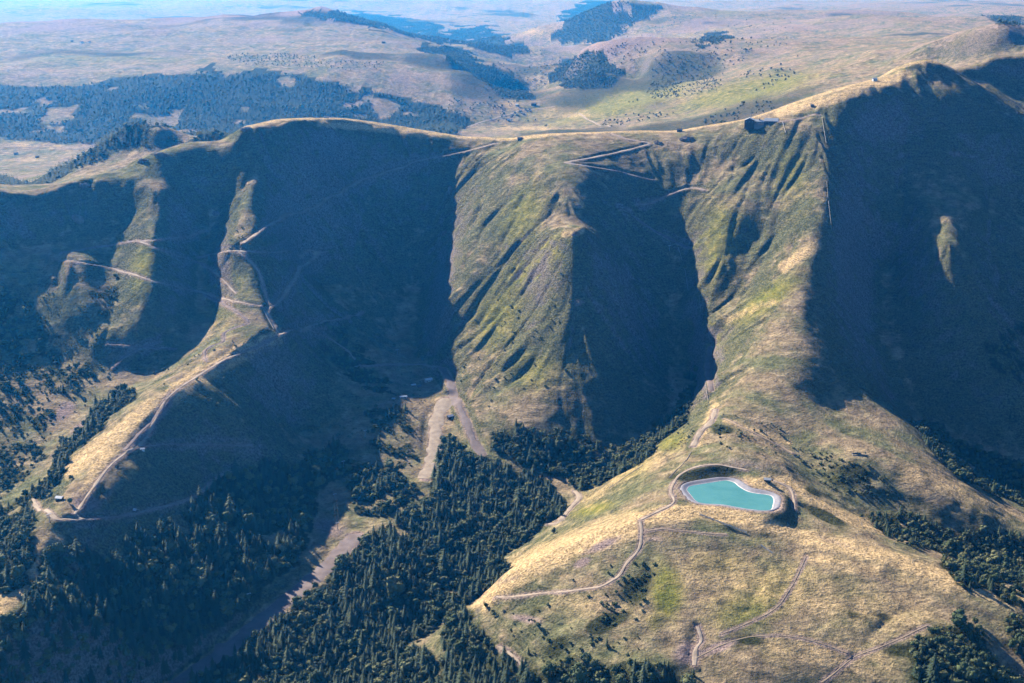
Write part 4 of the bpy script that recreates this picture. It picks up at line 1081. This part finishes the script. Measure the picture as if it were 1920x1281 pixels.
# summit lift station: three linked roofs on the edge of the ridge
sx, sy, sz = spot(1428, 236)
st = empty('summit_station', (sx, sy + 4, sz + 4.0), R(-14), 'long grey summit building with three metal roofs on the ridge', 'building')
st.scale = (1.12, 1.12, 1.12)
gabled(st, -33, -14, -8, 9, -10, 7.0, 11.5, 'dark_wood', 'zinc', 'y', 3)
gabled(st, -13.7, 6, -5, 8, -10, 4.8, 8.0, 'stone', 'zinc', 'x', 4)
gabled(st, 6.3, 33, -8, 9, -10, 6.5, 11.5, 'dark_wood', 'zinc', 'x', 5)
bm = bmesh.new(); mb_box(bm, -12, 5, -12, -5.2, -10, 0.6); part('terrace', bm, 'stone', st)
bm = bmesh.new(); mb_box(bm, -5, -2.5, -1, 1.5, 6.5, 10.5); part('chimney', bm, 'stone', st)
for u, v, h, lab in [(1409,219,27,'tall dark mast rising behind the summit building'),(1398,220,11,'short dark mast leaning left of the tall mast'),(1428,212,8,'small dark mast between the tall mast and the hut'),(1476,204,7,'small dark mast on the golden ridge right of the summit building')]:
    x, y, z = spot(u, v); e = empty('mast', (x, y, z - 1), 0, lab, 'mast')
    bm = bmesh.new(); mb_tube(bm, (0, 0, 0), (0, 0, h), 0.55 * (h / 27) ** .4, 0.3 * (h / 27) ** .4); part('pole', bm, 'dark_steel', e)
    bm = bmesh.new(); mb_box(bm, -1.6, 1.6, -0.25, 0.25, h * 0.86, h * 0.9); part('crossarm', bm, 'dark_steel', e)
    bm = bmesh.new(); mb_box(bm, -1.0, 1.0, -1.0, 1.0, 0, 1.6); part('base', bm, 'stone', e)
def hut(u, v, wx, wy, h, rz, wall, roof, label, cat='hut', name='hut', windows=2, group=None, along='x'):
    x, y, z = spot(u, v); e = empty(name, (x, y, z), rz, label, cat, group)
    gabled(e, -wx / 2, wx / 2, -wy / 2, wy / 2, -wy * 0.5, h * 0.68, h, wall, roof, along, windows, windows > 0)
    return e
hut(1439, 903, 9, 7, 5.5, R(-14), 'dark_wood', 'zinc', 'small shed with blue-grey roof beside the reservoir', 'shed', 'shed', 1)
hut(1640, 152, 10, 8, 7, R(10), 'white_wall', 'zinc', 'small white hut high on the golden ridge below the peak')
hut(975, 262, 11, 7, 6, 0, 'dark_wood', 'slate', 'dark lift hut on the low point of the ridge')
hut(1274, 247, 12, 7, 7, 0, 'dark_wood', 'slate', 'dark hut on the ridge above the zigzag track')
hut(1523, 200, 7, 5, 5, 0, 'dark_wood', 'slate', 'small dark hut on the broad golden ridge')
hut(803, 715, 14, 7, 6, R(32), 'render_wall', 'white_metal', 'long building with bright metal roof beside the valley piste', 'building', 'lift_building', 3)
hut(775, 724, 8, 6, 4, R(24), 'stone', 'white_metal', 'small pale hut between the long building and the wrecked sheds')
hut(786, 726, 7, 5, 4, R(40), 'stone', 'slate', 'small stone hut just below the long metal-roofed building')
hut(756, 746, 13, 5, 4, R(20), 'render_wall', 'white_metal', 'low white-roofed shed at the lower end of the valley huts')
hut(738, 750, 5, 5, 4, 0, 'stone', 'zinc', 'tiny stone hut at the far left of the valley huts')
hut(844, 784, 10, 7, 6, R(30), 'dark_wood', 'white_metal', 'lift station on a grassy mound beside the gravel piste', 'lift station', 'lift_station', 2)
hut(112, 938, 9, 7, 6, R(-10), 'dark_wood', 'white_metal', 'lift station with pale roof at the track junction on the left spur', 'lift station', 'lift_station', 2)
hut(254, 960, 6, 4.5, 5, R(-30), 'dark_wood', 'white_metal', 'white-topped hut standing over the lower left track')
hut(267, 844, 6, 4, 3.4, R(20), 'white_wall', 'white_metal', 'small white hut below the bend of the spur track')
# ruin: open stone walls
x, y, z = spot(1610, 853); e = empty('stone_ruin', (x, y, z), R(8), 'roofless rectangular stone ruin on the brown slope at right', 'ruin')
for nm, b in (('front_wall', (-10, 10, -4.5, -3.6, -4, 1.6)), ('back_wall', (-10, 5, 3.6, 4.5, -2, 2.2)), ('side_wall', (-10.9, -10.02, -4.5, 4.5, -4, 2.4)), ('side_wall', (10.02, 10.9, -4.5, 2.0, -4, 1.4))):
    bm = bmesh.new(); mb_box(bm, *b); bmesh.ops.subdivide_edges(bm, edges=bm.edges[:], cuts=3, use_grid_fill=True)
    for v_ in bm.verts:
        if v_.co.z > 1.0: v_.co.z += random.uniform(-0.9, 0.3)
    part(nm, bm, 'stone', e)
# chairlift pylons
PYL = [(685,818,'on the dark slope above the round copse'),(644,876,'between the copse and the left forest'),(628,938,'at the head of the dark piste'),(633,992,'on the lit gravel patch of the piste'),(467,1126,'low on the dark piste between the forests'),
       (93,978,'with a long shadow beside the left spur track'),(745,665,'on the shaded bowl floor'),(1255,470,'in the shaded ravine head')]
pyl_at = spots([(p[0], p[1]) for p in PYL]); tops = []
for (u, v, d), (x, y, z) in zip(PYL, pyl_at):
    h = 11.0; ang = R(38); e = empty('lift_pylon', (x, y, z - 0.5), ang, 'steel lift pylon ' + d, 'pylon', 'lift pylons')
    bm = bmesh.new(); mb_tube(bm, (0, 0, 0), (0, 0, h), 0.5, 0.34); part('mast', bm, 'steel', e)
    bm = bmesh.new(); mb_box(bm, -2.9, 2.9, -0.28, 0.28, h, h + 0.5); part('crossarm', bm, 'white_metal', e)
    for s_ in (-1, 1):
        bm = bmesh.new(); mb_box(bm, s_ * 2.6 - 0.2, s_ * 2.6 + 0.2, -1.3, 1.3, h - 0.5, h - 0.02); part('sheave_train', bm, 'white_metal', e)
    bm = bmesh.new(); mb_box(bm, -0.9, 0.9, -0.9, 0.9, -1.5, 0.7); part('footing', bm, 'stone', e)
    tops.append(Vector((x, y, z + h - 0.8)))
for s_ in (-2.6, 2.6):
    bm = bmesh.new(); off = Vector((math.cos(R(38)) * s_, math.sin(R(38)) * s_, 0))
    for a, b in zip(tops[:4], tops[1:5]):
        for k in range(6):
            f0, f1 = k / 6, (k + 1) / 6
            def P_(f): return a.lerp(b, f) + off - Vector((0, 0, 4 * 3.0 * f * (1 - f)))
            mb_tube(bm, P_(f0), P_(f1), 0.09, 0.09, 4)
    tag(part('lift_cable', bm, 'dark_steel'), 'thin lift cable strung between the piste pylons, %s strand' % ('uphill' if s_ < 0 else 'downhill'), 'cable')
# snow fences
FEN = [((1541,221),(1549,270),'high on the shadow edge of the right spur, topmost'),((1550,342),(1552,372),'on the shadow edge of the right spur, middle run'),((1553,378),(1559,430),'on the shadow edge of the right spur, lowest run'),
 ((1272,466),(1279,489),'at the head of the ravine, upper of three'),((1284,506),(1290,545),'at the head of the ravine, middle of three'),((1311,556),(1314,586),'at the head of the ravine, lowest of three'),
 ((1322,718),(1328,754),'beside the bare gully above the reservoir'),((1427,1024),(1449,1039),'short and white on the golden crest below the reservoir'),((1312,966),(1400,1000),'long and low along the golden crest beside the reservoir'),
 ((494,583),(513,618),'beside the track at the top of the left spur'),((1467,229),(1473,250),'running down from the right end of the summit building')]
for a, b, d in FEN:
    nseg = 8
    pts = spots([(a[0] + (b[0] - a[0]) * k / nseg, a[1] + (b[1] - a[1]) * k / nseg) for k in range(nseg + 1)])
    e = empty('snow_fence', pts[0], 0, 'pale timber snow fence ' + d, 'fence', 'snow fences'); o_ = Vector(pts[0])
    for p in pts:
        q = Vector(p) - o_; bm = bmesh.new(); mb_box(bm, q.x - 0.16, q.x + 0.16, q.y - 0.16, q.y + 0.16, q.z - 0.8, q.z + 2.6); part('post', bm, 'fence', e)
    for lvl in (0.7, 1.5, 2.3):
        for p, q in zip(pts[:-1], pts[1:]):
            p_, q_ = Vector(p) - o_ + Vector((0, -0.22, lvl)), Vector(q) - o_ + Vector((0, -0.22, lvl))
            d_ = q_ - p_; bm = bmesh.new(); r = bmesh.ops.create_cube(bm, size=1.0)
            bmesh.ops.transform(bm, matrix=Matrix.Translation((p_ + q_) / 2) @ d_.to_track_quat('X', 'Z').to_matrix().to_4x4() @ Matrix.Diagonal((d_.length, 0.12, 0.55, 1)), verts=r['verts'])
            part('rail', bm, 'fence', e)
# dry stone walls across the meadow
for pl, d in [([(1254,897),(1268,882),(1282,868),(1297,848)],'climbing left of the reservoir'),([(1142,916),(1172,895),(1206,873)],'slanting across the cattle pasture')]:
    Pl = px_line(pl); T = np.gradient(Pl, axis=0); T /= np.linalg.norm(T, axis=1)[:, None]; Nn = np.stack([-T[:, 1], T[:, 0]], 1); zz = height(Pl[:, 0], Pl[:, 1])
    jit = rng.uniform(-0.25, 0.25, len(Pl))
    rows_ = [np.column_stack([Pl + Nn * o_, zz + h_ + (jit if h_ > 0 else 0)]) for o_, h_ in ((-0.7, -0.6), (-0.45, 0.9), (0.45, 0.9), (0.7, -0.6))]
    Vt = np.stack(rows_, 1); ii = np.arange(Vt.shape[0] * 4).reshape(-1, 4)
    mt = mesh_np('dry_stone_wall', Vt.reshape(-1, 3), np.stack([ii[:-1, :-1], ii[1:, :-1], ii[1:, 1:], ii[:-1, 1:]], -1).reshape(-1, 4), [M['stone']])
    tag(link(bpy.data.objects.new('dry_stone_wall', mt)), 'low dark stone wall ' + d, 'wall')
# crags
def crag(u, v, w, h, seed, label):
    x, y, z = spot(u, v); bm = bmesh.new(); r = random.Random(seed)
    bmesh.ops.create_icosphere(bm, subdivisions=4, radius=1.0)
    q = np.array([vv.co[:] for vv in bm.verts])
    nn = fbm(q[:, 0] * 10 + seed * 7 + q[:, 2] * 4, q[:, 1] * 10 + q[:, 2] * 9, 9.0, 4, seed, 0.6, True)
    n2 = np.floor((q[:, 2] + 0.25 * nn) * 4) / 4
    for vv, a, b in zip(bm.verts, nn, n2):
        vv.co *= 0.8 + 0.42 * a; vv.co.z = 0.5 * vv.co.z + 0.5 * b
        vv.co.x *= w / 2; vv.co.y *= w / 3; vv.co.z *= h
    o = part('rock_outcrop', bm, 'rock'); o.location = (x, y + w * 0.12, z - h * 0.25); o.rotation_euler = (R(-12), 0, r.uniform(-0.3, 0.3)); tag(o, label, 'rock', 'rock outcrops')
for k, (u, v, w, h, lab) in enumerate([(140,414,34,15,'rough rock outcrop low on the far left mountainside'),(626,424,20,9,'small pale rock knob alone in the shaded bowl'),(836,438,18,9,'rock knob at the left edge of the lit central slope'),(845,360,16,17,'dark rock rib on the wall left of the central spur'),
   (1080,440,18,7,'rocky top of the central spur knob'),(1084,388,14,6,'small bare rock on the upper central spur'),(462,244,30,9,'dark crag at the step in the left ridge'),(300,292,44,8,'long dark crag under the left ridge'),(268,303,24,8,'crag at the notch in the left ridge'),
   (155,348,26,7,'rock step low on the left ridge'),(1290,262,40,12,'dark cliff under the ridge hut'),(1235,270,26,10,'dark cliff beside the bend of the zigzag track'),(405,402,22,10,'rock outcrop above the left track junction'),(1790,290,30,12,'grey rocks in the shade below the right peak'),(1175,395,24,10,'grey rocks beside the lower zigzag'),(1085,570,24,9,'pale scree and rock on the shadow edge of the central spur')]):
    crag(u, v, w, h, 20 + k, lab)
# cattle
def cow_mesh(graze, seed):
    bm = bmesh.new(); r = random.Random(seed)
    hz_ = 0.45 if graze else 1.5
    sec = [(-1.15, 1.15, .10, .12), (-1.05, 1.12, .26, .30), (-.6, 1.02, .34, .40), (0, .98, .38, .45), (.55, 1.03, .34, .42), (.85, 1.12, .24, .32), (1.1, 1.12 + (hz_ - 1.12) * .45, .15, .22), (1.3, hz_ + .05, .14, .18), (1.55, hz_ - .12, .12, .13), (1.72, hz_ - .22, .08, .08)]
    rings = []
    for x, z, ry, rz in sec:
        rings.append([bm.verts.new((x, ry * math.cos(a * math.pi / 4), z + rz * math.sin(a * math.pi / 4))) for a in range(8)])
    for a, b in zip(rings[:-1], rings[1:]):
        for i in range(8): bm.faces.new((a[i], a[(i + 1) % 8], b[(i + 1) % 8], b[i]))
    bm.faces.new(rings[0][::-1]); bm.faces.new(rings[-1])
    for x in (-.85, .6):
        for s_ in (-1, 1):
            mb_tube(bm, (x + r.uniform(-.1, .1), s_ * .2, 0), (x + (.12 if x < 0 else 0), s_ * .2, .5), .07, .09, 5); mb_tube(bm, (x + (.12 if x < 0 else 0), s_ * .2, .48), (x, s_ * .2, 1.0), .09, .17, 5)
    for s_ in (-1, 1):
        mb_tube(bm, (1.28, s_ * .1, hz_ + .15), (1.3, s_ * .3, hz_ + .32), .04, .015, 5); mb_tube(bm, (1.22, s_ * .12, hz_ + .1), (1.2, s_ * .28, hz_ + .08), .06, .03, 5)
    mb_tube(bm, (-1.15, 0, 1.2), (-1.3, 0, .45), .035, .03, 5)
    m_ = bpy.data.meshes.new('cow'); bmesh.ops.recalc_face_normals(bm, faces=bm.faces[:]); bm.to_mesh(m_); bm.free(); return m_
M['cow_dark'] = plain('dark_hide', (0.035, 0.022, 0.016), (0.07, 0.04, 0.028), 0.8, 0.7); M['cow_red'] = plain('red_brown_hide', (0.10, 0.045, 0.022), (0.16, 0.07, 0.035), 0.8, 0.7)
COW = []
for k in range(4):
    m_ = cow_mesh(k % 2 == 0, k); m_.materials.append(M['cow_dark' if k < 3 else 'cow_red']); COW.append(m_)
z1 = [(20,455),(68,440),(84,410),(102,460),(150,472),(184,488),(190,420),(208,420),(250,390),(286,412),(296,392),(290,342),(338,348),(362,275),(354,308),(362,320),(388,335),(402,276),(380,300),(412,330),(430,248),(455,238),(480,230),(340,340),(372,372),(318,346)]
herd = [(1220 + a / 6.4, 780 + b / 6.4, 'grazing in the loose herd on the pasture left of the reservoir', 'herd left of the reservoir') for a, b in z1]
herd += [(1220 + a / 6.4, 780 + b / 6.4, 'standing by the bare gully below the grassy mound', 'cattle below the mound') for a, b in ((610,318),(652,292),(684,340))]
herd += [(u, v, 'high on the lit slope of the central spur', 'cattle on the central spur') for u, v in ((1066,716),(1074,715),(1081,719),(1092,722),(905,692),(921,694),(927,697),(868,700),(985,640),(1010,612))]
for k, ((u, v, d, g), (x, y, z)) in enumerate(zip(herd, spots([(h[0], h[1]) for h in herd]))):
    o = link(bpy.data.objects.new('cow', COW[k % 4])); o.location = (x, y, z - 0.02); o.rotation_euler = (0, 0, rng.uniform(0, 6.28)); o.scale = (1.12,) * 3
    tag(o, ('reddish-brown cow ' if k % 4 == 3 else 'dark brown cow ') + d, 'cow', g)
# far village in the valley, barns on the moor
VIL = [(970,199,14,'white_wall'),(985,206,10,'white_wall'),(961,217,12,'white_wall'),(965,212,9,'render_wall'),(976,210,12,'white_wall'),(995,210,9,'render_wall'),(954,227,14,'white_wall'),(1001,198,22,'dark_wood'),(992,206,9,'white_wall'),(969,217,11,'render_wall'),(982,215,10,'white_wall'),(988,209,8,'white_wall'),(979,213,9,'render_wall'),(958,220,9,'white_wall')]
for k, (u, v, w, wall) in enumerate(VIL):
    lab = {6:'white house standing alone below the far village',7:'long dark shed above the far village',0:'white house at the top of the far village'}.get(k, 'pale house in the huddle of the far village')
    hut(u, v, w, w * 0.7, w * 0.62, R(k * 37 % 60 - 30), wall, 'slate' if k % 3 else 'zinc', lab, 'house', 'house', 2, 'houses of the far village')
for u, v, w, lab in [(135,78,16,'dark barn on the far left moor'),(154,81,18,'white barn on the far left moor, left of two'),(168,80,14,'white barn on the far left moor, right of two'),(719,81,20,'dark barn on the pink moor above the far valley'),(30,290,16,'pale farmhouse in the hazy left valley'),(70,296,14,'small farmhouse in the hazy left valley')]:
    hut(u, v, w, w * 0.6, w * 0.5, R(20), 'white_wall' if 'white' in lab or 'pale' in lab else 'dark_wood', 'slate', lab, 'barn', 'barn', 0)
# valley road and moor paths
for pl, w in [([(870,240),(900,230),(930,222),(955,215),(985,207),(1040,200)], 9), ([(1066,219),(1110,228),(1145,238)], 7)]:
    u_ = np.array(pl, float); X, Y, Z = cast(u_[:, 0], u_[:, 1], 3500.0); Pl = catmull(np.stack([X, Y], 1), 14.0)
    T = np.gradient(Pl, axis=0); T /= np.linalg.norm(T, axis=1)[:, None]; Nn = np.stack([-T[:, 1], T[:, 0]], 1)
    rows_ = [np.column_stack([Pl + Nn * w * o_, height(*(Pl + Nn * w * o_).T) + 1.0]) for o_ in (-0.5, 0, 0.5)]
    Vt = np.stack(rows_, 1); ii = np.arange(Vt.shape[0] * 3).reshape(-1, 3)
    mt = mesh_np('valley_road', Vt.reshape(-1, 3), np.stack([ii[:-1, :-1], ii[:-1, 1:], ii[1:, 1:], ii[1:, :-1]], -1).reshape(-1, 4), [M['gravel']])
    tag(link(bpy.data.objects.new('valley_road', mt)), kind='structure')

# ------------------------------------------------------------------ the air
hb = bmesh.new(); bmesh.ops.create_cube(hb, size=1.0)
hm = bpy.data.meshes.new('haze'); hb.to_mesh(hm); hb.free()
hz = link(bpy.data.objects.new('haze', hm))
ztop = max(float(H.max()) + 40, CAMZ + 25); zbot = float(H.min()) - 5
hz.scale = (104000, 69000, ztop - zbot); hz.location = (0, 31500, (ztop + zbot) / 2)
mh = bpy.data.materials.new('blue_haze'); mh.use_nodes = True; nt = mh.node_tree; nt.nodes.clear()
out = nt.nodes.new('ShaderNodeOutputMaterial'); pv = nt.nodes.new('ShaderNodeVolumePrincipled')
pv.inputs['Color'].default_value = (0.02, 0.36, 1.0, 1)
pv.inputs['Absorption Color'].default_value = (1, 1, 1, 1)
pv.inputs['Density'].default_value = 3.7e-5
pv.inputs['Anisotropy'].default_value = 0.55
nt.links.new(pv.outputs[0], out.inputs['Volume']); hm.materials.append(mh)
tag(hz, 'thin blue haze filling the air over the valleys', 'haze', kind='stuff')
